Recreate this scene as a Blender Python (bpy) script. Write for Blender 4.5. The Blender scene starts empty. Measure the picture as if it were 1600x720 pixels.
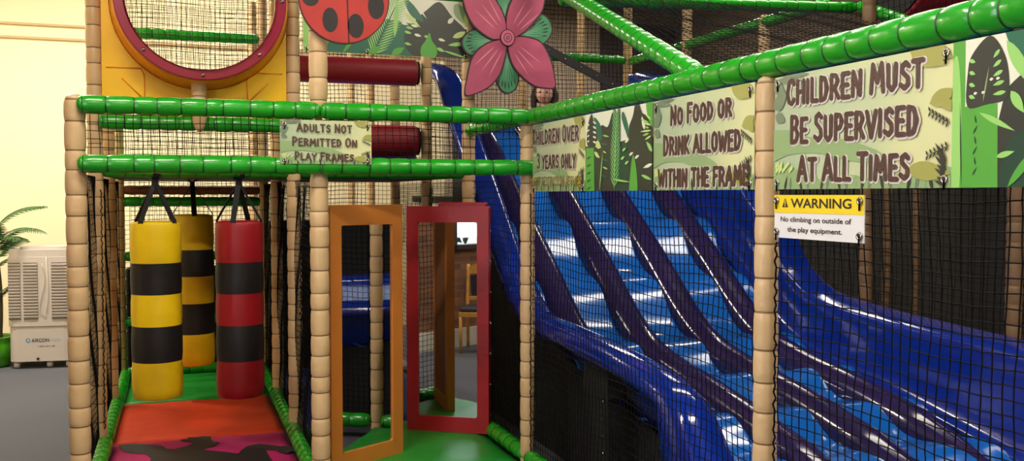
import bpy, math, random
import numpy as np
from mathutils import Matrix, Vector
random.seed(7); rng = np.random.default_rng(7)
S = bpy.context.scene
COL = S.collection
PI = math.pi

# ------------------------------------------------------------------ camera
F_PX, YAW, PITCH = 1493.097, .3349438, -.03742987
CAM = np.array([-1.914314, -5.224429, 1.65])
fw = np.array([math.sin(YAW)*math.cos(PITCH), math.cos(YAW)*math.cos(PITCH), math.sin(PITCH)])
rt = np.array([math.cos(YAW), -math.sin(YAW), 0.]); up = np.cross(rt, fw)
cam = bpy.data.objects.new('camera', bpy.data.cameras.new('camera')); COL.objects.link(cam)
cam.location = CAM; cam.rotation_euler = (PI/2+PITCH, 0, -YAW)
cam.data.sensor_width = 36; cam.data.lens = F_PX/1600*36; cam.data.clip_start = .05
S.camera = cam
def on(ax, val, px, py):
    """photo pixel -> point on the plane ax = val"""
    d = fw+(px-800)/F_PX*rt+(360-py)/F_PX*up; i = 'xyz'.index(ax)
    return CAM+(val-CAM[i])/d[i]*d

# ------------------------------------------------------------------ materials
def lin(c):
    return tuple(((v/255)/12.92 if v/255 <= .04045 else ((v/255+.055)/1.055)**2.4) for v in c)
MATS = {}
def mat(name, rgb, rough=.5, metal=0., coat=0., noise=0., nscale=8., bump=0., bscale=40., spec=.5):
    if name in MATS: return MATS[name]
    m = bpy.data.materials.new(name); m.use_nodes = True; nt = m.node_tree
    b = nt.nodes['Principled BSDF']; c = lin(rgb)
    b.inputs['Base Color'].default_value = (*c, 1); b.inputs['Roughness'].default_value = rough
    b.inputs['Metallic'].default_value = metal; b.inputs['Coat Weight'].default_value = coat
    b.inputs['Coat Roughness'].default_value = .08; b.inputs['Specular IOR Level'].default_value = spec
    tc = nt.nodes.new('ShaderNodeTexCoord')
    if noise:
        n = nt.nodes.new('ShaderNodeTexNoise'); n.inputs['Scale'].default_value = nscale; n.inputs['Detail'].default_value = 4
        r = nt.nodes.new('ShaderNodeValToRGB')
        r.color_ramp.elements[0].position = .3; r.color_ramp.elements[1].position = .7
        r.color_ramp.elements[0].color = (*[v*(1-noise) for v in c], 1); r.color_ramp.elements[1].color = (*[min(1, v*(1+noise)) for v in c], 1)
        nt.links.new(tc.outputs['Object'], n.inputs['Vector']); nt.links.new(n.outputs['Fac'], r.inputs['Fac'])
        nt.links.new(r.outputs['Color'], b.inputs['Base Color'])
    if bump:
        n2 = nt.nodes.new('ShaderNodeTexNoise'); n2.inputs['Scale'].default_value = bscale; n2.inputs['Detail'].default_value = 5
        bp = nt.nodes.new('ShaderNodeBump'); bp.inputs['Strength'].default_value = bump; bp.inputs['Distance'].default_value = .01
        nt.links.new(tc.outputs['Object'], n2.inputs['Vector']); nt.links.new(n2.outputs['Fac'], bp.inputs['Height'])
        nt.links.new(bp.outputs['Normal'], b.inputs['Normal'])
    MATS[name] = m; return m
def emit(name, rgb, strength):
    m = bpy.data.materials.new(name); m.use_nodes = True; nt = m.node_tree; b = nt.nodes['Principled BSDF']
    b.inputs['Base Color'].default_value = (.8, .8, .8, 1); b.inputs['Emission Color'].default_value = (*lin(rgb), 1)
    b.inputs['Emission Strength'].default_value = strength; return m

GREEN = mat('green_vinyl', (26, 150, 26), .27, coat=.25, noise=.10, nscale=9, bump=.25, bscale=22)
GREEN_T = mat('green_tie', (8, 62, 14), .5)
TAN = mat('tan_vinyl', (205, 171, 126), .40, noise=.07, nscale=10, bump=.3, bscale=26)
TAN_T = mat('tan_tie', (120, 92, 56), .6)
BROWN = mat('brown_vinyl', (120, 66, 40), .5); BROWN_T = mat('brown_tie', (70, 40, 25), .6)
YEL = mat('yellow_vinyl', (246, 206, 10), .45, noise=.06, bump=.3, bscale=14)
BLKV = mat('black_vinyl', (26, 23, 26), .5, bump=.2, bscale=14)
REDV = mat('red_vinyl', (158, 18, 30), .42, noise=.06, bump=.3, bscale=14)
DRED = mat('dark_red_vinyl', (140, 22, 38), .5, noise=.06)
ORV = mat('orange_vinyl', (196, 118, 44), .48, noise=.06, bump=.15, bscale=14)
BLACK = mat('black_cord', (10, 9, 9), .9, spec=.15)
STRAP = mat('black_webbing', (22, 21, 27), .75)
BLUE = mat('blue_plastic', (9, 39, 132), .14, coat=.35, noise=.05, nscale=3)
LANE = mat('lane_blue_plastic', (22, 98, 190), .13, coat=.5, noise=.05, nscale=3)
PURP = mat('purple_plastic', (40, 29, 76), .16, coat=.25)
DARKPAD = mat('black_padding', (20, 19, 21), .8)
STEEL = mat('steel', (190, 186, 178), .22, metal=1.)
WHITEP = mat('white_plastic', (196, 187, 182), .45)
GREYP = mat('grey_plastic', (120, 112, 110), .6)
WOOD = mat('pale_wood', (206, 150, 70), .45, noise=.15, nscale=14)

# ------------------------------------------------------------------ mesh building
class MB:
    def __init__(s): s.v = []; s.f = []; s.m = []; s.sm = []
    def add(s, V, Fs, mi=0, smooth=False):
        o = len(s.v); s.v += [tuple(map(float, p)) for p in V]
        s.f += [tuple(i+o for i in f) for f in Fs]; s.m += [mi]*len(Fs); s.sm += [smooth]*len(Fs)
    def box(s, lo, hi, mi=0):
        x0, y0, z0 = lo; x1, y1, z1 = hi
        s.add([(x0,y0,z0),(x1,y0,z0),(x1,y1,z0),(x0,y1,z0),(x0,y0,z1),(x1,y0,z1),(x1,y1,z1),(x0,y1,z1)],
              [(0,3,2,1),(4,5,6,7),(0,1,5,4),(1,2,6,5),(2,3,7,6),(3,0,4,7)], mi)
    def rings(s, P, R, n=14, mi=0, smooth=True, caps=True, mis=None, squash=None):
        """tube along points P with radii R"""
        P = np.asarray(P, float); k = len(P); R = np.broadcast_to(np.asarray(R, float), (k,))
        T = np.gradient(P, axis=0); T /= np.linalg.norm(T, axis=1)[:, None]+1e-12
        a = np.array([0, 0, 1.]) if abs(T[0][2]) < .9 else np.array([1., 0, 0])
        V = []; u = None
        for i in range(k):
            if u is None: u = np.cross(a, T[i])
            u = u-T[i]*(u@T[i]); u /= np.linalg.norm(u); w = np.cross(T[i], u)
            for j in range(n):
                t = 2*PI*j/n; V.append(P[i]+R[i]*(math.cos(t)*u+math.sin(t)*w))
        o = len(s.v); s.v += [tuple(map(float, p)) for p in V]
        for i in range(k-1):
            mm = mis[i] if mis is not None else mi
            for j in range(n):
                s.f.append((o+i*n+j, o+i*n+(j+1)%n, o+(i+1)*n+(j+1)%n, o+(i+1)*n+j)); s.m.append(mm); s.sm.append(smooth)
        if caps:
            s.f.append(tuple(o+j for j in reversed(range(n)))); s.m.append(mi); s.sm.append(False)
            s.f.append(tuple(o+(k-1)*n+j for j in range(n))); s.m.append(mi); s.sm.append(False)
    def lathe(s, prof, c=(0,0,0), n=32, mi=0, mis=None, smooth=True):
        o = len(s.v); k = len(prof)
        for r, z in prof:
            for j in range(n):
                t = 2*PI*j/n; s.v.append((c[0]+r*math.cos(t), c[1]+r*math.sin(t), c[2]+z))
        for i in range(k-1):
            for j in range(n):
                s.f.append((o+i*n+j, o+i*n+(j+1)%n, o+(i+1)*n+(j+1)%n, o+(i+1)*n+j)); s.m.append(mis[i] if mis else mi); s.sm.append(smooth)
    def poly(s, pts, z, mi=0):
        """flat polygon in local xy at height z"""
        a = sum(pts[i-1][0]*pts[i][1]-pts[i][0]*pts[i-1][1] for i in range(len(pts)))
        if a < 0: pts = pts[::-1]
        s.add([(p[0], p[1], z) for p in pts], [tuple(range(len(pts)))], mi)
    def prism(s, pts, z0, z1, mi=0, side=None):
        a = sum(pts[i-1][0]*pts[i][1]-pts[i][0]*pts[i-1][1] for i in range(len(pts)))
        if a < 0: pts = pts[::-1]
        n = len(pts); V = [(p[0], p[1], z0) for p in pts]+[(p[0], p[1], z1) for p in pts]
        s.add(V, [tuple(range(n, 2*n)), tuple(reversed(range(n)))], mi)
        s.add(V, [(i, (i+1) % n, n+(i+1) % n, n+i) for i in range(n)], mi if side is None else side)
    def build(s, name, mats, parent=None, M=None, bevel=0, seg=2, autosmooth=False):
        me = bpy.data.meshes.new(name); me.from_pydata(s.v, [], s.f)
        for m in (mats if isinstance(mats, (list, tuple)) else [mats]): me.materials.append(m)
        me.polygons.foreach_set('material_index', s.m); me.polygons.foreach_set('use_smooth', s.sm); me.update()
        o = bpy.data.objects.new(name, me); COL.objects.link(o)
        if M is not None: o.matrix_world = M
        if parent is not None: o.parent = parent
        if bevel:
            b = o.modifiers.new('bevel', 'BEVEL'); b.width = bevel; b.segments = seg; b.limit_method = 'ANGLE'; b.angle_limit = .7
        return o
def tag(o, label, cat, group=None, kind=None):
    o['label'] = label; o['category'] = cat
    if group: o['group'] = group
    if kind: o['kind'] = kind
    return o
def thing(name, label, cat, loc=(0,0,0), rz=0, group=None):
    o = bpy.data.objects.new(name, None); COL.objects.link(o); o.location = loc; o.rotation_euler = (0, 0, rz); o.empty_display_size = .1
    return tag(o, label, cat, group)
def struct(o):
    o['kind'] = 'structure'; return o
def smooth_closed(pts, n=6):
    out = []; k = len(pts)
    for i in range(k):
        p0, p1, p2, p3 = [np.array(pts[(i+d) % k], float) for d in (-1, 0, 1, 2)]
        for j in range(n):
            t = j/n
            q = .5*(2*p1+(p2-p0)*t+(2*p0-5*p1+4*p2-p3)*t*t+(3*p1-p0-3*p2+p3)*t**3); out.append(tuple(q))
    return out
FRONT = lambda x, y, z: Matrix(((1,0,0,x),(0,0,-1,y),(0,1,0,z),(0,0,0,1)))     # local x right, y up, z toward the room (-y)
SIDE = lambda x, y, z: Matrix(((0,0,-1,x),(-1,0,0,y),(0,1,0,z),(0,0,0,1)))     # local x along -y, y up, z toward -x

# ------------------------------------------------------------------ room shell
def room():
    carpet = mat('grey_carpet', (92, 93, 100), .95, noise=.18, nscale=120, bump=.5, bscale=260, spec=.1)
    cream = mat('cream_paint', (250, 236, 198), .8, noise=.02, nscale=2)
    greyw = mat('grey_brown_paint', (156, 140, 122), .9, noise=.1, nscale=3)
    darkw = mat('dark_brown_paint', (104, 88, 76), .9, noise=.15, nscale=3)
    ceilm = mat('ceiling_paint', (112, 106, 98), .9)
    trimm = mat('beige_trim', (196, 170, 122), .6)
    b = MB(); b.box((-4.7, -8.4, -.1), (6.2, 9.2, 0)); struct(b.build('floor', carpet))
    b = MB(); b.box((-4.7, -8.4, 4.6), (6.2, 9.2, 4.7)); struct(b.build('ceiling', ceilm))
    b = MB(); b.box((-4.6, 6.6, 0), (1.3, 6.75, 4.6)); struct(b.build('wall_back', cream))
    b = MB(); b.box((1.3, 8.9, 0), (6.1, 9.05, 4.6)); struct(b.build('wall_back_far', greyw))
    b = MB(); b.box((1.15, 6.75, 0), (1.3, 9.05, 4.6)); struct(b.build('wall_return', cream))
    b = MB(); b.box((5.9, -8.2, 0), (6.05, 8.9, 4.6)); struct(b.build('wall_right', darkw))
    b = MB(); b.box((-4.6, .5, 0), (-4.45, 6.6, 4.6)); struct(b.build('wall_left_back', cream))
    b = MB(); b.box((-4.45, .5, 0), (-3.42, .62, 4.6)); struct(b.build('wall_step', cream))
    b = MB(); b.box((-4.3, -8.35, 0), (6.05, -8.2, 4.6)); struct(b.build('wall_front', cream))
    for n, z in (('trim_1', 3.535), ('trim_2', 3.385)):
        b = MB(); b.box((-4.45, 6.565, z-.012), (1.3, 6.6, z+.012)); struct(b.build(n, trimm))
    b = MB(); b.box((4.5, 8.8, 0), (5.8, 8.9, 4.4)); struct(b.build('door_1', mat('dark_curtain', (58, 50, 50), .9)))
    b = MB(); b.box((5.5, -3.0, 0), (5.58, 6.5, 1.8)); tag(b.build('padded_or_shade_panel', DARKPAD, bevel=.02), 'long black screen added as darkness beyond the far side of the slide', 'panel')  # black screen added to stand in for the deep shade here
    # brick wall with a tall bright window, to the left of the frame (seen in the red mirror)
    br = bpy.data.materials.new('brick'); br.use_nodes = True; nt = br.node_tree; bs = nt.nodes['Principled BSDF']
    tc = nt.nodes.new('ShaderNodeTexCoord'); mp = nt.nodes.new('ShaderNodeMapping'); tx = nt.nodes.new('ShaderNodeTexBrick')
    sx = nt.nodes.new('ShaderNodeSeparateXYZ'); cx = nt.nodes.new('ShaderNodeCombineXYZ')
    nt.links.new(tc.outputs['Object'], sx.inputs[0]); nt.links.new(sx.outputs['Y'], cx.inputs['X']); nt.links.new(sx.outputs['Z'], cx.inputs['Y'])
    nt.links.new(cx.outputs[0], tx.inputs['Vector'])
    tx.inputs['Scale'].default_value = 1; tx.inputs['Brick Width'].default_value = .23; tx.inputs['Row Height'].default_value = .076; tx.inputs['Mortar Size'].default_value = .008
    tx.inputs['Color1'].default_value = (*lin((150, 98, 68)), 1); tx.inputs['Color2'].default_value = (*lin((116, 72, 52)), 1); tx.inputs['Mortar'].default_value = (*lin((120, 105, 90)), 1)
    nt.links.new(tx.outputs['Color'], bs.inputs['Base Color']); bs.inputs['Roughness'].default_value = .9
    X0, X1 = -3.42, -3.3
    y0, y1, z0, z1 = -3.9, -1.97, 1.06, 3.1
    b = MB(); b.box((X0, -8.2, 0), (X1, y0, 4.6)); b.box((X0, y1, 0), (X1, .62, 4.6)); b.box((X0, y0, 0), (X1, y1, z0)); b.box((X0, y0, z1), (X1, y1, 4.6))
    struct(b.build('wall_left', br))
    b = MB(); b.box((X1, -8.2, 0), (X1+.02, .5, .2)); struct(b.build('baseboard_left', mat('white_gloss', (226, 222, 210), .4)))
    dark = mat('dark_window_frame', (50, 46, 44), .5)
    w = MB(); w.box((X0+.03, y0, z0), (X1+.05, y1, z0+.05)); w.box((X0+.03, y0, z1-.05), (X1, y1, z1)); w.box((X0+.03, y0, z0), (X1, y0+.05, z1)); w.box((X0+.03, y1-.05, z0), (X1, y1, z1))
    for k in range(4):   # curved glazing bars
        yc = y0+.35+k*.5; P = [(X0+.06, yc+.12*math.sin(t*1.5), z0+.05+t*(z1-z0-.1)) for t in np.linspace(0, 1, 9)]
        w.rings(P, .013, 6)
    wo = struct(w.build('window_1', dark))
    g = MB(); g.box((X0+.05, y0+.04, z0+.04), (X0+.06, y1-.04, z1-.04))
    gm = mat('window_glass', (255, 255, 255), .02); gn = gm.node_tree.nodes['Principled BSDF']; gn.inputs['Transmission Weight'].default_value = 1; gn.inputs['IOR'].default_value = 1.02
    g.build('pane', gm, wo)
    # foliage outside the window
    fl = MB()
    for k in range(120):
        c = np.array([X0-.5-rng.random()*.5, y0-.3+rng.random()*1.3, z0-.2+rng.random()*1.2]); a = rng.random()*6.28; L = .12
        fl.add([c, c+np.array([0, math.cos(a)*L, math.sin(a)*L]), c+np.array([.03, math.cos(a+.7)*L, math.sin(a+.7)*L])], [(0, 1, 2)])
    fo = fl.build('garden_foliage', mat('leaf_green', (70, 120, 50), .6)); tag(fo, 'green garden foliage outside the bright window of the brick wall', 'foliage', kind='stuff')
room()

# ------------------------------------------------------------------ padded tubes
SEG = .115
def padded(mb, a, b, r, taper0=0, taper1=0, n=16, seg=SEG, bulge=.03, jit=.08):
    a = np.array(a, float); b = np.array(b, float); L = np.linalg.norm(b-a); d = (b-a)/L
    k = max(1, round(L/seg)); P = []; R = []; mis = []
    cuts = np.linspace(0, L, k+1); cuts[1:-1] += (rng.random(k-1)-.5)*seg*.3
    for i in range(k):
        s0, s1 = cuts[i], cuts[i+1]; w = s1-s0; rr = r*(1+(rng.random()-.5)*jit*.5)
        for t, f, m in ((0., .935, 1), (.03, .94, 0), (.09, .985, 0), (.25, 1+bulge*.6, 0), (.5, 1+bulge, 0), (.75, 1+bulge*.6, 0), (.91, .985, 0), (.97, .94, 1)):
            P.append(s0+t*w); R.append(rr*f); mis.append(m)
    P.append(L); R.append(r*.935)
    P = np.array(P); R = np.array(R)
    if taper0: R *= np.clip(.35+.65*np.sqrt(np.clip(P/taper0, 0, 1)), 0, 1)
    if taper1: R *= np.clip(.35+.65*np.sqrt(np.clip((L-P)/taper1, 0, 1)), 0, 1)
    mb.rings([a+d*p for p in P], R, n, mis=mis)
    # rounded ends
    for c, rad, dr in ((a, R[0], -d), (b, R[-1], d)):
        mb.rings([c+dr*t*rad for t in (0, .35, .6, .68)], [rad, rad*.88, rad*.5, .003], n)
FAR = mat('shaded_tan_vinyl', (116, 88, 62), .5)  # tan vinyl darkened: shade of the far right put into the colour
def post(x, y, z1, label, r=.045, z0=0., taper=0., m=None):
    mb = MB(); padded(mb, (0, 0, z0), (0, 0, z1-.03), r, taper1=taper)
    o = mb.build('padded_post', [m or TAN, TAN_T]); o.location = (x, y, 0); return tag(o, label, 'post')
def rail(a, b, label, r=.045, t0=0., t1=0., mats=None, name='padded_rail', seg=SEG):
    mb = MB(); a = np.array(a, float); b = np.array(b, float); c = (a+b)/2
    padded(mb, a-c, b-c, r, t0, t1, seg=seg); o = mb.build(name, mats or [GREEN, GREEN_T]); o.location = c; return tag(o, label, 'rail')

def lacing(o, dx, dy, z0, z1):
    P = []; z = z0; k = 0
    while z < z1: P.append((dx*(1+.25*(k % 2))+.002*math.sin(k*2.3), dy*(1+.18*(k % 2))+.002*math.sin(k*1.7), z)); z += .019+.006*rng.random(); k += 1
    g = MB(); g.rings(P, .0035, 5); g.build('lacing_cord', BLACK, o)
W = 1.2; ZA, ZB = 2.097, 1.803
lacing(post(-2.4, 0, 2.15, 'beige padded post at the outer front corner beside the air cooler', r=.05), .02, .052, .15, 1.72)
lacing(post(-2.4, 1.2, 3.75, 'beige padded post at the left edge of the yellow bubble panel'), .03, -.046, .2, 1.7)
post(-2.4, 2.4, 3.75, 'beige padded post on the left side of the bag bay, beside the rear yellow bag', r=.044)
post(-2.4, 3.6, 3.75, 'beige padded post at the back left corner of the punch bag bay', r=.044)
# the post that carries the ladybird: padded below the rails, bare pipe between them, padded above
pl = MB(); padded(pl, (0, 0, 0), (0, 0, 1.80), .05, taper1=.09); pl.rings([(0, 0, 1.78), (0, 0, 2.2)], .02, 12)
padded(pl, (0, 0, 2.06), (0, 0, 3.75), .05, taper0=.11)
o = pl.build('padded_post', [TAN, TAN_T]); o.location = (-1.2, 0, 0)
tag(o, 'tall beige padded front post carrying the red ladybird, left of the mirrors', 'post')
lacing(post(-1.2, 1.2, 3.75, 'beige padded post at the right edge of the yellow bubble panel'), .03, -.046, .2, 1.7)
post(-1.2, 2.4, 3.75, 'beige padded post behind and right of the red punch bag, by the rollers', r=.044)
post(-1.2, 3.6, 3.75, 'beige padded post at the back right corner of the punch bag bay', r=.044)
post(-1.2, 4.8, 3.6, 'beige padded post standing behind the back net of the punch bag bay', r=.044)
o = post(0, 0, 2.08, 'beige padded corner post between the red mirror and the blue slide net', r=.042); lacing(o, .0, -.048, .15, 1.66)
post(0, 1.2, 3.75, 'beige padded post behind the red mirror, partly covered by the pink flower')
post(0, 2.4, 3.75, 'beige padded post at the right end of the dark red rollers', r=.044)
post(0, 3.6, 3.6, 'dim beige padded post seen above the gap between the two mirrors, nearest of three', r=.044)
post(0, 4.8, 3.6, 'dim beige padded post above the gap between the mirrors, second of three going back', r=.044)
post(0, 6.0, 3.6, 'dim beige padded post above the gap between the mirrors, farthest back by the cream wall', r=.044)
post(1.26, 3.6, 3.6, 'beige padded post beside the child, below the pink flower')
post(2.4, 3.6, 4.2, 'beige padded post at the right end of the high bright green back rail', r=.044)
post(2.4, 4.8, 4.2, 'thin beige padded post behind the black diagonal strap', r=.044)
post(2.4, 2.4, 4.2, 'beige padded post on the far side of the slide top, behind the roof net', r=.044)
post(2.4, 1.2, 3.05, 'beige padded post on the far side of the slide, hidden largely by the front post', r=.044)
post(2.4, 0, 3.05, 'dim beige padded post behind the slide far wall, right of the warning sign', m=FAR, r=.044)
post(2.4, -1.2, 3.05, 'shade-darkened beige padded post behind the low end of the slide, right of all others', m=FAR)
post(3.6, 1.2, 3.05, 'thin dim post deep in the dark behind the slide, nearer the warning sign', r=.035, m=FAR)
post(3.9, 1.2, 3.05, 'thin shade-darkened beige post deep in the dark behind the slide, farther from the warning sign', r=.03, m=FAR)
o = post(0, -2.4, 2.062, 'beige padded post between the food sign and the supervision sign', r=.041); lacing(o, .0, -.05, .1, 1.5)

yf = -.055
rail((-2.36, yf, ZA), (-1.225, yf, ZA), 'upper green front rail above the punch bag bay')
rail((-1.175, yf, ZA), (-.03, yf, ZA), 'upper green front rail above the two mirrors')
rail((-2.36, yf-.01, ZB), (-1.205, yf-.01, ZB), 'lower green front rail over the punch bags')
rail((-1.195, yf-.01, ZB), (.01, yf-.01, ZB), 'lower green front rail over the mirrors, ending at the corner post')
rail((.01, -.07, ZA), (.0, -4.7, ZA), 'long green rail rising to the right above the slide signs', r=.047)
rail((-2.35, 1.14, ZA), (-1.25, 1.14, ZA), 'green rail behind the front net, below the yellow panel')
rail((0, 1.15, ZA), (0, .06, ZA), 'short green rail from the corner post back to the flower post')
rail((-2.35, 1.2, ZB), (-1.25, 1.2, ZB), 'green rail from which the front yellow and red bags hang')
rail((-1.15, 1.2, ZB), (-.05, 1.2, ZB), 'green rail in shadow above the red mirror', r=.042)
rail((-2.35, 2.4, ZB), (-1.25, 2.4, ZB), 'green rail from which the rear yellow bag hangs', r=.042)
rail((-1.15, 1.2, 3.02), (-.05, 1.2, 3.02), 'green rail along the top of the leaf banner')
rail((-2.35, 1.2, 3.5), (-1.25, 1.2, 3.5), 'green rail above the yellow bubble panel')
rail((-2.35, 3.6, 3.03), (-1.25, 3.6, 3.03), 'bright green rail seen through the clear bubble window')
rail((1.4, 3.6, 3.01), (2.35, 3.6, 3.01), 'short bright green back rail right of the pink flower', r=.042)
rail((-2.35, 3.6, 1.59), (-1.25, 3.6, 1.59), 'green rail across the back net behind the bag straps', r=.042)
rail((-2.35, 3.6, 1.69), (-1.25, 3.6, 1.69), 'brown padded rail across the back net behind the bag straps', r=.04, mats=[BROWN, BROWN_T])
rail((-2.35, 3.6, 1.12), (-1.25, 3.6, 1.12), 'green rail across the back net at half the height of the bags', r=.042)
rail((-2.35, 3.6, .56), (-1.25, 3.6, .56), 'green rail across the back net near the bag bottoms', r=.042)
for x, nm in ((-2.4, 'left edge of the bag bay'), (-1.2, 'right edge of the bag bay')):
    for k, wh in enumerate(('beside the pink mat', 'beside the orange mat', 'beside the green back mat')):
        s = .055 if x < -2 else -.05
        rail((x+s*.6, k*W+.06, .115), (x+s*.6, (k+1)*W-.06, .115), 'green foot rail on the %s, %s' % (nm, wh), r=.046, seg=.12)
rail((-2.33, 3.58, .125), (-1.27, 3.58, .125), 'green foot rail across the back of the bag bay', r=.05)
rail((-.005, .06, .12), (-.005, 1.14, .12), 'green foot rail between the red mirror and the corner post', r=.048)
rail((-.005, -.07, .12), (-.005, -2.34, .12), 'green foot rail under the slide net, in front of the corner post', r=.048)
# roof over the slide
A3, B3 = (.32, .30, 2.87), (2.55, .30, 2.97)
rail((.03, -1.85, 2.13), (.55, 1.75, 3.43), 'thick green roof tube sloping down from the flower to the sign rail', r=.047, seg=.09)
rail((.35, .33, 2.86), (2.53, .33, 2.95), 'green roof beam across the top of the picture over the slide', r=.04)
rail((2.56, .28, 2.95), (2.62, -1.75, 2.12), 'green roof tube sloping down on the far side of the slide', r=.042)
rail((2.4, 3.5, 2.99), (2.4, .45, 2.99), 'green rail behind the roof net on the far side of the slide', r=.042)

# ------------------------------------------------------------------ nets
def net(o0, u, v, label, cell=.040, r=.0021, jit=.004, name='safety_net', seedk=0):
    o0 = np.array(o0, float); u = np.array(u, float); v = np.array(v, float)
    Lu, Lv = np.linalg.norm(u), np.linalg.norm(v); nu, nv = max(2, round(Lu/cell)), max(2, round(Lv/cell))
    nrm = np.cross(u, v); nrm /= np.linalg.norm(nrm)
    ii, jj = np.meshgrid(np.arange(nu+1), np.arange(nv+1), indexing='ij')
    ph = rng.random(6)*6.28
    sag = .010*np.sin(ii*.21+ph[0])*np.sin(jj*.17+ph[1])+.004*np.sin(ii*.6+jj*.4+ph[2])
    e = np.minimum(np.minimum(ii, nu-ii), np.minimum(jj, nv-jj)); damp = np.clip(e/3, 0, 1)
    P = o0+ii[..., None]/nu*u+jj[..., None]/nv*v
    P = P+(sag*damp)[..., None]*nrm
    ju = (np.sin(jj*.33+ph[3])*.006+(rng.random(ii.shape)-.5)*jit)*damp; jv = (np.sin(ii*.29+ph[4])*.007+(rng.random(ii.shape)-.5)*jit)*damp
    P = P+ju[..., None]*u/Lu+jv[..., None]*v/Lv
    V = []; Fs = []; base = 0
    def strands(P, side):
        nonlocal base
        m, k = P.shape[:2]
        offs = [math.cos(t)*side*r+math.sin(t)*nrm*r for t in (PI/2, PI/2+2.0944, PI/2+4.1888)]
        A = np.stack([P+q for q in offs], 2)             # m,k,3,3
        V.append(A.reshape(-1, 3))
        idx = (np.arange(m*k*3)).reshape(m, k, 3)+base; base += m*k*3
        for c in range(3):
            d = (c+1) % 3
            Fs.append(np.stack([idx[:, :-1, c], idx[:, :-1, d], idx[:, 1:, d], idx[:, 1:, c]], -1).reshape(-1, 4))
    strands(P, u/Lu); strands(np.swapaxes(P, 0, 1), v/Lv)
    V = np.concatenate(V); Fs = np.concatenate(Fs)
    c = o0; V = V-c
    me = bpy.data.meshes.new(name); me.vertices.add(len(V)); me.vertices.foreach_set('co', V.ravel())
    me.loops.add(Fs.size); me.loops.foreach_set('vertex_index', Fs.ravel().astype(np.int32))
    me.polygons.add(len(Fs)); me.polygons.foreach_set('loop_start', np.arange(0, Fs.size, 4, dtype=np.int32))
    me.update(calc_edges=True); me.materials.append(BLACK)
    o = bpy.data.objects.new(name, me); COL.objects.link(o); o.location = c
    return tag(o, label, 'net')
net((.015, -.03, .12), (0, -4.5, 0), (0, 0, 1.93), 'long black net in front of the blue slide, behind the signs', cell=.0375, r=.0022)
net((-2.37, -.01, ZB), (2.34, 0, 0), (0, 0, ZA-ZB), 'low black net between the two green front rails')
net((-2.4, .04, .14), (0, 3.5, 0), (0, 0, 1.62), 'black side net along the left edge of the bag bay')
net((-1.2, .05, .14), (0, 3.5, 0), (0, 0, 1.6), 'black side net between the bag bay and the mirrors')
net((.02, .05, .14), (0, 3.5, 0), (0, 0, 1.6), 'black side net behind the red mirror, beside the slide')
net((-2.36, 3.62, .14), (1.12, 0, 0), (0, 0, 3.3), 'black back net behind the punch bags and the bubble window')
net((-1.16, 3.62, 1.45), (1.12, 0, 0), (0, 0, 2.0), 'black back net behind the dark red rollers')
net((.04, 2.42, 1.85), (2.32, 0, 0), (0, 0, 1.9), 'black net across the slide top behind the pink flower')
net((.05, 3.66, 1.2), (2.3, 0, 0), (0, 0, 2.4), 'black net at the back behind the child')
net((.03, -1.8, 2.15), (2.55, 0, 0), (.3, 2.1, .76), 'sloping black roof net over the slide', cell=.05)
net((-2.36, 2.42, 2.0), (1.12, 0, 0), (0, 0, 1.6), 'black net seen through the clear bubble window, in front of the bright green rail')
net((-2.36, 4.8, .2), (2.3, 0, 0), (0, 0, 3.3), 'farthest black net behind the bag bay and rollers')
net((2.42, 3.5, .3), (0, -5.4, 0), (0, 0, 2.65), 'black net along the far side of the slide', cell=.05)

# ------------------------------------------------------------------ floor mats and decks
def pad(lo, hi, m, name, label, cat='mat', bev=.025, wob=.004):
    nx, ny = 16, 16; b = MB(); x0, y0, z0 = lo; x1, y1, z1 = hi
    V = []; 
    for i in range(nx+1):
        for j in range(ny+1):
            e = min(i, nx-i, j, ny-j)
            V.append((x0+(x1-x0)*i/nx, y0+(y1-y0)*j/ny, z1-(bev*.6 if e == 0 else 0)+(rng.random()-.5)*wob))
    Fs = [(i*(ny+1)+j, (i+1)*(ny+1)+j, (i+1)*(ny+1)+j+1, i*(ny+1)+j+1) for i in range(nx) for j in range(ny)]
    b.add(V, Fs, 0, True)
    ring = [(i, 0) for i in range(nx)]+[(nx, j) for j in range(ny)]+[(i, ny) for i in range(nx, 0, -1)]+[(0, j) for j in range(ny, 0, -1)]
    top = [i*(ny+1)+j for i, j in ring]; n = len(ring); o0 = len(b.v)
    b.v += [(b.v[t][0], b.v[t][1], z0) for t in top]
    for k in range(n): b.f.append((top[k], o0+k, o0+(k+1) % n, top[(k+1) % n])); b.m.append(0); b.sm.append(False)
    b.f.append(tuple(o0+k for k in reversed(range(n)))); b.m.append(0); b.sm.append(False)
    o = b.build(name, m); return tag(o, label, cat)
PINK = mat('pink_vinyl', (168, 28, 92), .6, spec=.25, noise=.08, bump=.2, bscale=10)
ORM = mat('orange_mat_vinyl', (200, 56, 12), .6, spec=.25, noise=.08, bump=.2, bscale=10)
GRM = mat('green_mat_vinyl', (26, 132, 40), .42, spec=.35, noise=.08, bump=.35, bscale=7)
pm = pad((-2.32, 0, 0), (-1.28, 1.18, .1), PINK, 'floor_mat', 'pink padded floor mat with a black gecko print at the front of the bag bay')
pad((-2.32, 1.18, 0), (-1.28, 2.4, .1), ORM, 'floor_mat', 'orange padded floor mat behind the pink one')
pad((-2.32, 2.4, 0), (-1.28, 3.54, .1), GRM, 'floor_mat', 'green padded floor mat at the back of the bag bay')
pad((-1.14, .0, 0), (-.055, 1.2, .1), GRM, 'floor_mat', 'green padded floor mat under the two mirror panels', wob=.008)
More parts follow.
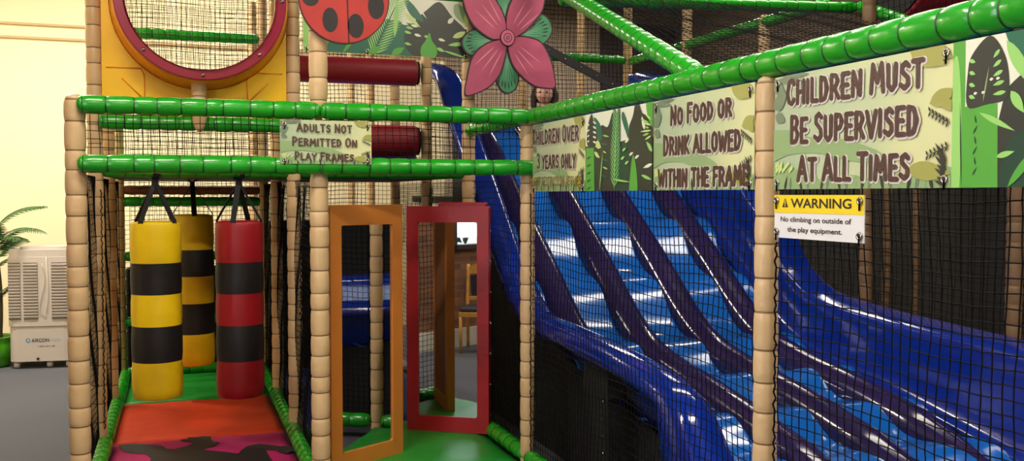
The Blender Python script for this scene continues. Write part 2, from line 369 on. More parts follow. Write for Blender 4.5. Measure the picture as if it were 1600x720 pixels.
pad((-1.14, 1.2, 0), (-.055, 3.5, .1), mat('blue_mat_vinyl', (24, 52, 130), .5), 'floor_mat', 'dark blue padded floor mat behind the mirrors')
# gecko print
gk = [(165,465),(215,455),(300,450),(420,455),(500,465),(540,490),(600,488),(680,470),(740,445),(715,436),(640,430),(640,418),(700,412),(690,402),(760,400),(800,393),(880,395),(870,412),(890,432),(940,440),(905,465),(850,480),(800,495),(860,500),(960,510),(1040,520),(1080,525),(1100,500),(1150,465),(1240,450),(1340,462),(1400,470),(1440,465),(1480,475),(1550,465),(1580,485),(1560,500),(1500,505),(1440,525),(1400,520),(1370,500),(1290,500),(1310,540),(1345,590),(1300,640),(1180,640),(1100,660),(1000,720),(880,800),(800,820),(720,780),(640,700),(560,650),(460,640),(400,600),(420,560),(380,530),(270,525),(215,510)]
g = MB(); pts = []
for px, py in gk:
    p = on('z', .1035, px/4.85+150, py/4.85+600); pts.append((p[0], max(p[1], .04)))
g.poly(pts, .1035); go = g.build('gecko_print', BLKV, pm)
# upper deck above the bays
b = MB(); b.box((-2.36, 1.27, 1.765), (-.04, 3.6, 1.80)); tag(b.build('play_or_shade_deck', DARKPAD, bevel=.01), 'dark underside deck above the bays, behind the green rails', 'deck')
b = MB(); b.box((-1.15, 2.55, 1.80), (-.04, 3.5, 1.975)); tag(b.build('blue_pad', mat('blue_pad_vinyl', (70, 96, 190), .5), bevel=.02), 'pale blue padded step seen just above the lower front rail', 'pad')
b = MB(); b.box((-2.34, 2.5, 1.80), (-1.22, 3.5, 1.955)); tag(b.build('green_pad', GRM, bevel=.02), 'green padded step behind the front net over the bag bay', 'pad')
b = MB(); b.box((-1.15, 3.64, 0), (-.04, 3.72, 1.42)); tag(b.build('padded_or_shade_panel', DARKPAD, bevel=.02), 'black padded panel closing the bay behind the two mirrors', 'panel')
b = MB(); b.box((-2.36, 3.66, 0), (-1.24, 3.72, 1.02)); tag(b.build('padded_or_shade_panel', DARKPAD, bevel=.02), 'black padded panel low behind the punch bags', 'panel')
b = MB(); b.box((2.62, -3.2, 3.22), (5.7, .5, 3.3)); tag(b.build('play_or_shade_deck', DARKPAD, bevel=.01), 'added high dark deck blocking the light right of the slide', 'deck')  # added deck, there to block lamp light on the right side
b = MB(); b.box((.42, 3.05, 1.57), (2.36, 4.7, 1.635)); tag(b.build('play_or_shade_deck', DARKPAD, bevel=.01), 'dark deck behind the slide top on which the child stands', 'deck')

# ------------------------------------------------------------------ punch bags
def bag(x, y, zb, zt, r, cols, label, ztop, rz=0):
    root = thing('punch_bag', label, 'punch bag', (x, y, zb), rz, 'hanging punch bags')
    H = zt-zb; bands = [0, .205, .41, .59, .765, 1.]
    b = MB(); prof = []; mis = []; n = 40
    prof.append((.001, .012)); mis.append(cols[0]); prof.append((r*.7, .006)); mis.append(cols[0]); prof.append((r*.93, .0)); mis.append(cols[0])
    for k in range(5):
        z0, z1 = bands[k]*H, bands[k+1]*H
        for t in (.03, .25, .5, .75, .97):
            prof.append((r*(1+.012*math.sin(t*PI)-(.015 if t in (.03, .97) else 0)), z0+(z1-z0)*t)); mis.append(cols[k])
    mis[-1] = cols[4]
    prof += [(r*.97, H), (r*.7, H+.008), (.001, H+.010)]; mis += [cols[4], cols[4]]
    b.lathe(prof, n=n, mis=mis)
    # gathered folds near the bottom
    for i, p in enumerate(b.v):
        rr = math.hypot(p[0], p[1])
        if p[2] < .12 and rr > .05:
            a = math.atan2(p[1], p[0]); f = 1+(.018*math.sin(a*19)+.010*math.sin(a*31)-.03)*(1-p[2]/.12)**1.5; b.v[i] = (p[0]*f, p[1]*f, p[2])
    bd = b.build('bag_body', [YEL, BLKV, REDV], root)
    hz = ztop-zb
    for a in (.6, 2.3, 3.9, 5.4):
        s = MB(); p0 = np.array([math.cos(a)*r*.97, math.sin(a)*r*.97, H-.05]); p1 = np.array([math.cos(a)*r*.95, math.sin(a)*r*.95, H+.012]); p2 = np.array([math.cos(a)*.012, math.sin(a)*.012, hz-.09])
        t = np.array([-math.sin(a), math.cos(a), 0])*.017; n3 = np.array([math.cos(a), math.sin(a), .3])*.003
        for q0, q1 in ((p0, p1), (p1, p2)):
            V = [q0-t-n3, q0+t-n3, q0+t+n3, q0-t+n3, q1-t-n3, q1+t-n3, q1+t+n3, q1-t+n3]
            s.add(V, [(0,3,2,1),(4,5,6,7),(0,1,5,4),(1,2,6,5),(2,3,7,6),(3,0,4,7)])
        s.build('strap', STRAP, root)
    s = MB(); P = [(0, .056*math.sin(t), hz-.002+.056*math.cos(t)) for t in np.linspace(.0, 2*PI, 17)]
    for i in range(16):
        (a0, b0, c0), (a1, b1, c1) = P[i], P[i+1]
        s.add([(-.02, b0, c0), (.02, b0, c0), (.02, b1, c1), (-.02, b1, c1)], [(0, 1, 2, 3)])
    s.box((-.02, -.008, hz-.10), (.02, .008, hz-.055)); s.build('hanging_loop', STRAP, root)
    return root
bag(-2.057, 1.2, .372, 1.475, .152, [0, 1, 0, 1, 0], 'front yellow and black striped punch bag', ZB, .2)
bag(-1.55, 1.2, .345, 1.475, .150, [2, 1, 2, 1, 2], 'red and black striped punch bag', ZB, .5)
bag(-1.82, 2.4, .365, 1.495, .150, [0, 1, 0, 1, 0], 'rear yellow and black striped punch bag, partly hidden by the front one', ZB, .9)

# ------------------------------------------------------------------ yellow panel with bubble window
def bubble():
    root = thing('bubble_panel', 'yellow plastic panel with a round clear bubble window in a dark pink ring', 'panel', (-1.80, 1.2, 2.2))
    yp = mat('yellow_plastic', (255, 200, 10), .38, noise=.04)
    op = mat('orange_plastic', (238, 148, 20), .35)
    fm = mat('pink_red_plastic', (150, 34, 62), .22, coat=.3)
    cz = .655; cx = .03; b = MB(); Rh = .543; N = 48
    x0, x1, z0, z1 = -.555, .555, -.02, 1.32
    inner = [(cx+Rh*math.cos(2*PI*k/N), cz+Rh*math.sin(2*PI*k/N)) for k in range(N)]
    outer = []
    for k in range(N):
        a = 2*PI*k/N; dx, dz = math.cos(a), math.sin(a)
        t = min((x1-cx)/dx if dx > 1e-6 else (x0-cx)/dx if dx < -1e-6 else 9, (z1-cz)/dz if dz > 1e-6 else (z0-cz)/dz if dz < -1e-6 else 9)
        outer.append((cx+dx*t, cz+dz*t))
    # snap to corners
    for X, Z in ((x0, z0), (x1, z0), (x0, z1), (x1, z1)):
        k = min(range(N), key=lambda q: (outer[q][0]-X)**2+(outer[q][1]-Z)**2); outer[k] = (X, Z)
    for yy, fl in ((-.02, False), (.02, True)):
        V = [(p[0], yy, p[1]) for p in inner]+[(p[0], yy, p[1]) for p in outer]
        Fs = [(k, (k+1) % N, N+(k+1) % N, N+k) for k in range(N)]; b.add(V, [f[::-1] if not fl else f for f in Fs])
    V = [(p[0], yy, p[1]) for p in outer for yy in (-.02, .02)]
    b.add(V, [(2*k, 2*k+1, (2*k+3) % (2*N), (2*k+2) % (2*N)) for k in range(N)])
    V = [(p[0], yy, p[1]) for p in inner for yy in (-.02, .02)]
    b.add(V, [(2*k+1, 2*k, (2*k+2) % (2*N), (2*k+3) % (2*N)) for k in range(N)])
    b.build('panel', yp, root)
    # pressed corner brackets in the panel
    for s in (-1, 1):
        g = MB()
        for a, c in (((s*.53, .235), (s*.33, .235)), ((s*.33, .235), (s*.31, .19)), ((s*.44, .17), (s*.33, .06)), ((s*.31, .19), (s*.31, .03))):
            g.rings([(a[0], -.021, a[1]), (c[0], -.021, c[1])], .0045, 6)
        g.build('moulded_ridge', op, root)
    def ring(y0, y1, r0, r1, m, name, n=64, lip=0):
        g = MB(); prof = [(r0, y0), (r1, y0), (r1, y1), (r0, y1), (r0, y0)]
        o0 = len(g.v)
        for r, y in prof:
            for j in range(n): a = 2*PI*j/n; g.v.append((cx+r*math.cos(a), y, cz+r*math.sin(a)))
        for i in range(4):
            for j in range(n): g.f.append((o0+i*n+j, o0+i*n+(j+1) % n, o0+(i+1)*n+(j+1) % n, o0+(i+1)*n+j)); g.m.append(0); g.sm.append(i % 2 == 1)
        return g.build(name, m, root, bevel=.006)
    g = MB()
    for r, y in ((.495, -.24), (.507, -.24), (.543, .0), (.53, .0), (.495, -.24)):
        for j in range(64): a = 2*PI*j/64; g.v.append((cx+r*math.cos(a), y, cz+r*math.sin(a)))
    for i in range(4):
        for j in range(64): g.f.append((i*64+j, i*64+(j+1) % 64, (i+1)*64+(j+1) % 64, (i+1)*64+j)); g.m.append(0); g.sm.append(i in (1, 3))
    g.build('collar', op, root)
    fo = ring(-.268, -.24, .444, .506, fm, 'flange')
    ring(-.225, -.16, .44, .475, fm, 'inner_rim')
    for k in range(8):
        a = PI/8*2*k-PI/2+.0; g = MB(); r = .476
        c = (cx+r*math.cos(a), -.268, cz+r*math.sin(a))
        P = [(c[0], c[1]-t, c[2]) for t in (0, .006, .012, .016)]; g.rings(P, [.013, .013, .009, .002], 12); g.build('bolt', STEEL, fo)
    gl = bpy.data.materials.new('clear_acrylic'); gl.use_nodes = True; nt = gl.node_tree; nt.nodes.clear()
    ou = nt.nodes.new('ShaderNodeOutputMaterial'); mx = nt.nodes.new('ShaderNodeMixShader'); tr = nt.nodes.new('ShaderNodeBsdfTransparent'); gs = nt.nodes.new('ShaderNodeBsdfGlossy'); fr = nt.nodes.new('ShaderNodeFresnel')
    fr.inputs['IOR'].default_value = 1.3; gs.inputs['Roughness'].default_value = .02; tr.inputs['Color'].default_value = (.96, .94, .92, 1)
    nt.links.new(fr.outputs[0], mx.inputs[0]); nt.links.new(tr.outputs[0], mx.inputs[1]); nt.links.new(gs.outputs[0], mx.inputs[2]); nt.links.new(mx.outputs[0], ou.inputs['Surface'])
    g = MB(); n = 48; prof = [(.455*math.cos(t), -.245-.20*math.sin(t)) for t in np.linspace(0, PI/2-.01, 14)]
    for r, y in prof:
        for j in range(n): a = 2*PI*j/n; g.v.append((cx+r*math.cos(a), y, cz+r*math.sin(a)))
    for i in range(13):
        for j in range(n): g.f.append((i*n+j, i*n+(j+1) % n, (i+1)*n+(j+1) % n, (i+1)*n+j)); g.m.append(0); g.sm.append(True)
    g.build('clear_dome', gl, root)
bubble()
mb = MB(); padded(mb, (0, 0, 2.05), (0, 0, 2.36), .045, taper0=.09); o = mb.build('padded_post', [TAN, TAN_T]); o.location = (-1.79, 1.06, 0)
tag(o, 'short beige padded stub post under the round bubble window', 'post')

# ------------------------------------------------------------------ rollers
def roller(x0, x1, y, z, r, label):
    root = thing('squeeze_roller', label, 'roller', ((x0+x1)/2, y, z)); L = (x1-x0)/2
    g = MB(); g.rings([(t, 0, 0) for t in (-L+.03, -L+.05, L-.05, L-.03)], [r*.96, r, r, r*.96], 32); g.build('padded_body', DRED, root)
    for s in (-1, 1):
        g = MB(); g.rings([(s*(L-.03), 0, 0), (s*(L-.01), 0, 0)], r*.9, 28); g.build('end_cap', DARKPAD, root)
roller(-1.13, -.06, 2.4, 2.635, .105, 'upper dark red padded roller under the leaf banner')
roller(-1.13, -.06, 2.4, 2.085, .125, 'lower dark red padded roller behind the adults sign')
roller(3.65, 5.3, 1.2, 3.42, .33, 'big dark red padded roller high at the upper right, above the sign rail')

# ------------------------------------------------------------------ mirrors
MIRROR = mat('mirror_glass', (205, 205, 205), .015, metal=1.)
def mirror(left, right, z0, z1, frame_m, label, side, top, bot, name='mirror_panel', back=True, th=.055):
    left = np.array(left); right = np.array(right); d = right-left; w = np.linalg.norm(d); ang = math.atan2(d[1], d[0])
    root = thing(name, label, 'mirror', (left[0], left[1], z0), ang, 'padded mirror panels'); H = z1-z0
    b = MB(); x0, x1, a0, a1 = side, w-side, bot, H-top
    bump = [0]
    for y in (0, th):
        V = [(0, y, 0), (w, y, 0), (w, y, H), (0, y, H), (x0, y, a0), (x1, y, a0), (x1, y, a1), (x0, y, a1)]
        Fs = [(0, 1, 5, 4), (1, 2, 6, 5), (2, 3, 7, 6), (3, 0, 4, 7)]; b.add(V, Fs if y == 0 else [f[::-1] for f in Fs])
    V = [(0, 0, 0), (w, 0, 0), (w, 0, H), (0, 0, H), (0, th, 0), (w, th, 0), (w, th, H), (0, th, H)]
    b.add(V, [(1, 0, 4, 5), (2, 1, 5, 6), (3, 2, 6, 7), (0, 3, 7, 4)])
    V = [(x0, 0, a0), (x1, 0, a0), (x1, 0, a1), (x0, 0, a1), (x0, th, a0), (x1, th, a0), (x1, th, a1), (x0, th, a1)]
    b.add(V, [(0, 1, 5, 4), (1, 2, 6, 5), (2, 3, 7, 6), (3, 0, 4, 7)])
    fr = b.build('padded_frame', frame_m, root, bevel=.014, seg=3)
    g = MB(); g.box((x0-.01, .012, a0-.01), (x1+.01, .018, a1+.01)); g.build('mirror_sheet', MIRROR, root)
    if back: g = MB(); g.box((x0-.01, .03, a0-.01), (x1+.01, .05, a1+.01)); g.build('back_board', mat('brown_board', (132, 80, 44), .7), root)
    return root
mo = mirror((-1.126, .10), (-.66, .37), .1, 1.592, ORV, 'tan orange padded mirror panel beside the tall front post', .078, .115, .09)
mr = mirror((-.511, .915), (-.04, .62), .1, 1.575, REDV, 'red padded mirror panel facing the left, near the slide net', .078, .105, .10)
for k in range(7):      # lacing eyelets down its side edge
    g = MB(); z = .12+k*.2; P = [(.556+.006, .028+.009*math.cos(t), z+.009*math.sin(t)) for t in np.linspace(0, 2*PI, 11)]; g.rings(P, .003, 5, caps=False); g.build('eyelet', STEEL, mr)
b = MB(); b.box((0, 0, 0), (.33, .05, 1.5)); o = b.build('padded_door_panel', REDV, bevel=.014, seg=3); o.location = (-.30, .91, .1); o.rotation_euler = (0, 0, math.radians(-27))
tag(o, 'plain red padded panel just behind the red mirror', 'panel')

# ------------------------------------------------------------------ lettering
GL = {
'A': (.52, [[(0,0),(.26,1),(.52,0)], [(.1,.32),(.42,.32)]]), 'B': (.46, [[(.04,0),(.04,1),(.3,.97),(.41,.78),(.28,.56),(.04,.52)], [(.28,.56),(.45,.3),(.32,.04),(.04,0)]]),
'C': (.44, [[(.42,.8),(.3,.98),(.13,.9),(.03,.5),(.12,.1),(.28,.02),(.44,.18)]]), 'D': (.46, [[(.04,0),(.04,1),(.28,.93),(.44,.5),(.28,.07),(.04,0)]]),
'E': (.4, [[(.4,1),(.04,1),(.04,0),(.42,0)], [(.04,.52),(.34,.52)]]), 'F': (.38, [[(.4,1),(.04,1),(.04,0)], [(.04,.55),(.32,.55)]]),
'G': (.46, [[(.42,.82),(.28,.98),(.12,.9),(.03,.5),(.12,.1),(.3,.02),(.44,.2),(.44,.45),(.26,.45)]]), 'H': (.46, [[(.04,0),(.04,1)], [(.44,0),(.44,1)], [(.04,.5),(.44,.5)]]),
'I': (.1, [[(.05,0),(.05,1)]]), 'K': (.44, [[(.04,0),(.04,1)], [(.42,1),(.06,.48),(.44,0)]]), 'L': (.36, [[(.04,1),(.04,0),(.38,0)]]),
'M': (.62, [[(.02,0),(.1,1),(.31,.35),(.52,1),(.6,0)]]), 'N': (.5, [[(.04,0),(.06,1),(.44,0),(.46,1)]]),
'O': (.5, [[(.25,1),(.08,.85),(.03,.5),(.08,.15),(.25,0),(.42,.15),(.47,.5),(.42,.85),(.25,1)]]), 'P': (.44, [[(.04,0),(.04,1),(.3,.96),(.42,.72),(.28,.46),(.04,.42)]]),
'R': (.46, [[(.04,0),(.04,1),(.3,.96),(.41,.74),(.28,.5),(.04,.45)], [(.2,.46),(.46,0)]]), 'S': (.42, [[(.4,.85),(.26,.99),(.08,.88),(.08,.66),(.36,.4),(.38,.15),(.2,.01),(.02,.15)]]),
'T': (.46, [[(0,1),(.46,1)], [(.23,1),(.23,0)]]), 'U': (.46, [[(.04,1),(.05,.2),(.22,.01),(.4,.2),(.42,1)]]), 'V': (.48, [[(0,1),(.24,0),(.48,1)]]),
'W': (.66, [[(0,1),(.16,0),(.33,.75),(.5,0),(.66,1)]]), 'Y': (.46, [[(0,1),(.23,.5),(.46,1)], [(.23,.5),(.21,0)]]),
'3': (.42, [[(.04,.88),(.2,1),(.37,.85),(.34,.62),(.16,.54),(.37,.42),(.39,.14),(.2,0),(.02,.13)]])}
def line_strokes(text, small=.84):
    x = 0; out = []; first = True; wd = 0
    for ch in text:
        if ch == ' ': x += .30; first = True; wd += 1; continue
        h = 1. if (ch.isupper() or ch.isdigit()) and (first or small >= 1) else small
        if ch.islower(): h = small
        w, st = GL[ch.upper()]; s = h**.6
        dy = (rng.random()-.5)*.03
        for p in st: out.append((wd, [(x+a*s, b*h+dy) for a, b in p]))
        x += w*s+.17; first = False
    return out, x-.17
def letters(mbs, text, p0, p1, h, th, z, mi, grow=0., small=.84):
    """write text from local point p0 to p1 (baseline), cap height h"""
    st, w = line_strokes(text, small); p0 = np.array(p0); p1 = np.array(p1); L = np.linalg.norm(p1-p0); d = (p1-p0)/L; q = np.array([0, 1.])
    t = th/2+grow
    for wd, pl_ in st:
        mb = mbs.setdefault(wd, MB()); z += 1e-5
        Q = [p0+d*(a/w*L)+q*(b*h) for a, b in pl_]
        for a, b in zip(Q[:-1], Q[1:]):
            v = b-a; n = np.array([-v[1], v[0]])/(np.linalg.norm(v)+1e-9)*t
            z += 1e-5
            mb.add([(*(a-n), z), (*(b-n), z), (*(b+n), z), (*(a+n), z)], [(0, 1, 2, 3)], mi)
        for a in Q:
            z += 1e-5
            mb.add([(a[0]+t*math.cos(k*PI/4+.39), a[1]+t*math.sin(k*PI/4+.39), z) for k in range(8)], [tuple(range(8))], mi)
INK = mat('brown_ink', (78, 52, 44), .5); HALO = mat('pale_ink', (228, 214, 206), .5); OCH = mat('ochre_ink', (120, 92, 22), .5)
def sign_mat():
    m = bpy.data.materials.new('printed_vinyl'); m.use_nodes = True; nt = m.node_tree; b = nt.nodes['Principled BSDF']; b.inputs['Roughness'].default_value = .33
    tc = nt.nodes.new('ShaderNodeTexCoord'); sp = nt.nodes.new('ShaderNodeSeparateXYZ'); nt.links.new(tc.outputs['Generated'], sp.inputs[0])
    no = nt.nodes.new('ShaderNodeTexNoise'); no.inputs['Scale'].default_value = 2.2; nt.links.new(tc.outputs['Generated'], no.inputs['Vector'])
    ad = nt.nodes.new('ShaderNodeMath'); ad.operation = 'MULTIPLY_ADD'; ad.inputs[1].default_value = .55; nt.links.new(no.outputs['Fac'], ad.inputs[0])
    sc = nt.nodes.new('ShaderNodeMath'); sc.operation = 'MULTIPLY'; sc.inputs[1].default_value = .75; nt.links.new(sp.outputs['X'], sc.inputs[0]); nt.links.new(sc.outputs[0], ad.inputs[2])
    r = nt.nodes.new('ShaderNodeValToRGB'); e = r.color_ramp.elements
    e[0].position = .25; e[0].color = (*lin((166, 182, 150)), 1); e[1].position = .95; e[1].color = (*lin((212, 212, 158)), 1)
    k = e.new(.55); k.color = (*lin((182, 194, 156)), 1)
    nt.links.new(ad.outputs[0], r.inputs['Fac']); nt.links.new(r.outputs['Color'], b.inputs['Base Color']); return m
SIGNM = sign_mat()
C_G1 = mat('print_mid_green', (142, 168, 116), .33); C_G2 = mat('print_grey_green', (112, 128, 104), .33); C_DK = mat('print_dark', (52, 54, 48), .33)
C_TEAL = mat('print_teal', (40, 104, 80), .33); C_BR = mat('print_bright', (86, 164, 62), .33); C_PALE = mat('print_pale', (196, 216, 132), .33); C_CR = mat('print_cream', (226, 226, 204), .33); C_OL = mat('print_olive', (160, 158, 84), .33)
C_DKG = mat('print_dark_green', (34, 66, 50), .33); C_LG = mat('print_light_green', (150, 205, 110), .33)
def lens(mb, a, b, w, z, mi, n=8):
    a = np.array(a, float); b = np.array(b, float); d = b-a; L = np.linalg.norm(d); nn = np.array([-d[1], d[0]])/L
    pts = [tuple(a+d*t+nn*w*math.sin(PI*t**.8)) for t in np.linspace(0, 1, n)]+[tuple(a+d*t-nn*w*math.sin(PI*t**.8)) for t in np.linspace(1, 0, n)[1:-1]]
    mb.poly(pts, z, mi)
def clip(pts, w, h):
    def half(P, f, inter):
        out = []
        for i in range(len(P)):
            a, b = P[i-1], P[i]; fa, fb = f(a), f(b)
            if fa >= 0:
                if fb >= 0: out.append(b)
                else: out.append(inter(a, b, fa, fb))
            elif fb >= 0: out += [inter(a, b, fa, fb), b]
        return out
    it = lambda a, b, fa, fb: (a[0]+(b[0]-a[0])*fa/(fa-fb), a[1]+(b[1]-a[1])*fa/(fa-fb))
    for f in (lambda p: p[0], lambda p: w-p[0], lambda p: p[1], lambda p: h-p[1]):
        pts = half(pts, f, it)
        if len(pts) < 3: return []
    return pts
class Art(MB):
    def __init__(s, w, h, aw=1., ah=1.): super().__init__(); s.w, s.h, s.z = w, h, .0025
    def blob(s, pts, mi, sm=True, dz=.00012):
        P = [(a*s.w, b*s.h) for a, b in pts]
        if sm: P = smooth_closed(P, 5)
        P = clip(P, s.w, s.h)
        if len(P) > 2: s.poly(P, s.z, mi); s.z += dz
    def leaf(s, a, b, w, mi):
        a = np.array([a[0]*s.w, a[1]*s.h]); b = np.array([b[0]*s.w, b[1]*s.h]); d = b-a; L = np.linalg.norm(d)+1e-9; nn = np.array([-d[1], d[0]])/L; w = w*s.h
        P = [tuple(a+d*t+nn*w*math.sin(PI*t**.8)) for t in np.linspace(0, 1, 8)]+[tuple(a+d*t-nn*w*math.sin(PI*t**.8)) for t in np.linspace(1, 0, 8)[1:-1]]
        P = clip(P, s.w, s.h)
        if len(P) > 2: s.poly(P, s.z, mi); s.z += .00004
    def frond(s, a, b, n, ln, mi, ang=.9, w=.02, rib=None):
        a = np.array(a); b = np.array(b); d = b-a; asp = s.w/s.h
        th = math.atan2(d[1], d[0]*asp)
        for k in range(n):
            t = (k+1)/(n+1); p = a+d*t; l = ln*(1-.55*abs(t-.35))
            for sg in (-1, 1):
                q = (p[0]+l*math.cos(th+sg*ang)/asp, p[1]+l*math.sin(th+sg*ang)); s.leaf(p, q, w, mi)
        s.leaf(a, b, .012, mi if rib is None else rib)
FOL = [C_G1, C_G2, C_DK, C_TEAL, C_BR, C_PALE, C_CR, C_OL, C_DKG, C_LG]
def grommet(parent, x, y):
    g = MB(); P = [(x+.009*math.cos(t), y+.009*math.sin(t), .004) for t in np.linspace(0, 2*PI, 15)]; g.rings(P, .0042, 6, caps=False); g.build('grommet', STEEL, parent)
    c = MB(); c.rings([(x, y, .004), (x+.004, y-.012, .009), (x-.002, y-.028, .004)], .0028, 6); c.build('cord_tie', BLACK, parent)
def banner(M, w, h, name, label, cat='sign'):
    n = 12; b = MB(); wob = lambda x, y: .004*math.sin(x*9+w*50)*math.sin(y*7+1)
    V = [(w*i/n, h*j/n, 0.) for i in range(n+1) for j in range(n+1)]; V += [(p[0], p[1], -.003) for p in V]
    m = (n+1)**2; q = lambda i, j: i*(n+1)+j
    Fs = [(q(i, j), q(i+1, j), q(i+1, j+1), q(i, j+1)) for i in range(n) for j in range(n)]
    b.add(V, Fs+[tuple(m+k for k in f[::-1]) for f in Fs]+[(q(i+1, 0), q(i, 0), m+q(i, 0), m+q(i+1, 0)) for i in range(n)]+[(q(i, n), q(i+1, n), m+q(i+1, n), m+q(i, n)) for i in range(n)]+[(q(0, j), q(0, j+1), m+q(0, j+1), m+q(0, j)) for j in range(n)]+[(q(n, j+1), q(n, j), m+q(n, j), m+q(n, j+1)) for j in range(n)])
    o = b.build(name, SIGNM, M=M); return tag(o, label, cat)
def sign_art(o, w, h, extra=False):
    a = Art(w, h)
    a.blob([(-.05, -.1), (1.05, -.1), (1.05, .10), (.93, .16), (.8, .12), (.62, .08), (.5, .11), (.35, .07), (.2, .15), (.08, .2), (-.05, .17)], 0)
    a.blob([(.25, .44), (.45, .40), (.63, .30), (.70, .20), (.5, .22), (.3, .30), (.1, .30), (-.05, .24), (-.05, .5), (.1, .52)], 0) if extra else None
    for k in range(26):
        x = k/25; hgt = .05+.05*abs(math.sin(k*1.9)); a.leaf((x, -.02), (x+.02*math.sin(k), hgt+.04), .018, (1, 0, 2)[k % 3])
    for p0, p1, wd in (((-.02, .98), (.09, .80), .06), ((.0, .72), (.09, .84), .07), ((.01, .66), (.08, .60), .05), ((.02, .97), (.2, .93), .03), ((.05, 1), (.24, .98), .03)): a.leaf(p0, p1, wd, 1)
    for p0, p1, wd in (((.80, 1.02), (.97, .86), .08), ((.88, 1.02), (1.0, .9), .06), ((.90, .60), (1.02, .68), .06), ((1.02, .55), (.93, .62), .04)): a.leaf(p0, p1, wd, 7)
    for (x0, y0, x1, y1) in ((1.0, .44, .89, .56), (1.0, .30, .88, .22)):     # little sprigs
        a.leaf((x0, y0), (x1, y1), .004, 2)
        for k in range(6):
            t = (k+1)/7; px, py = x0+(x1-x0)*t, y0+(y1-y0)*t
            for sg in (-1, 1): a.leaf((px, py), (px-.010, py+sg*.038), .008, 2)
    a.leaf((.80, .14), (1.0, .10), .07, 7)
    for k in range(14): a.leaf((.02+.012*k % .12, .14+.02*(k % 4)), (.03+.012*k % .12, .19+.02*(k % 4)), .014, 5)
    for k in range(10): a.leaf((.98, .02+k*.02), (.93+.01*(k % 3), .05+k*.03), .014, 2)
    a.build('printed_foliage', FOL, o)
def to_local(ax, val, ox, oz, px, py):
    p = on(ax, val, px, py); return (ox-p[1], p[2]-oz) if ax == 'x' else (p[0]-ox, p[2]-oz)
def text_sign(M, w, h, label, lines, ax, val, ox, oz, th, halo=.004):
    o = banner(M, w, h, 'vinyl_sign', label); sign_art(o, w, h, True)
    for k, (txt, lp, rp, top, mi, sm) in enumerate(lines):
        p0 = to_local(ax, val, ox, oz, *lp); p1 = to_local(ax, val, ox, oz, *rp); hh = to_local(ax, val, ox, oz, lp[0], top)[1]-p0[1]
        t = {}; st = rng.bit_generator.state
        if halo and mi == 0: letters(t, txt, (p0[0]+.002, p0[1]-.002), (p1[0]+.002, p1[1]-.002), hh, th, .0034, 1, halo, sm)
        rng.bit_generator.state = st
        letters(t, txt, p0, p1, hh, th if mi == 0 else th*.5, .0066, mi, 0, sm)
        for q in t.values(): q.build('lettering', [INK, HALO, OCH], o)
    for x, y in ((.022, .022), (w-.022, .022), (.022, h-.022), (w-.022, h-.022)): grommet(o, x, y)
    return o
XS = -.012; ZS = 1.668; HS = .375
text_sign(SIDE(XS, -.125, ZS), .742, HS, 'pale green vinyl sign reading Children Over 3 Years Only', [
    ('Children Over', (834.5, 226), (906, 218), 203, 0, .84), ('3 years only', (841, 263), (901, 261), 241, 0, .84), ('HEIGHT RESTRICTION APPLIES', (829, 290), (910, 289), 278, 2, 1)], 'x', XS, -.125, ZS, .0135)
text_sign(SIDE(XS, -1.593, ZS), .745, HS, 'pale green vinyl sign about no food or drink, left of the post', [
    ('No Food or', (1050, 195), (1145, 180), 168, 0, .86), ('Drink allowed', (1039, 242), (1159, 232), 213, 0, .86), ('within the frame', (1031, 291), (1171, 288), 264, 0, .9)], 'x', XS, -1.593, ZS, .0150)
text_sign(SIDE(XS, -2.458, ZS), .788, HS, 'large pale green vinyl sign reading Children Must Be Supervised At All Times', [
    ('Children Must', (1232, 164), (1445, 134), 126, 0, .88), ('Be Supervised', (1238, 223), (1436, 208), 183, 0, .88), ('At All Times', (1249, 281), (1422, 279), 245, 0, .88)], 'x', XS, -2.458, ZS, .0150)
text_sign(FRONT(-1.415, -.112, 1.812), .48, .229, 'small pale green vinyl sign on the front rails reading Adults Not Permitted On Play Frames', [
    ('Adults Not', (464, 205), (549, 208), 192, 0, .86), ('Permitted On', (457, 227), (557, 230), 214, 0, .84), ('Play Frames', (461, 249), (552, 252), 237, 0, .84)], 'y', -.112, -1.415, 1.812, .0078, 0)

def trunk(a, x0, x1, mi, y1=1.1):
    a.blob([(x0, -.1), (x1, -.1), (x1-.01, y1), (x0+.01, y1)], mi, False)
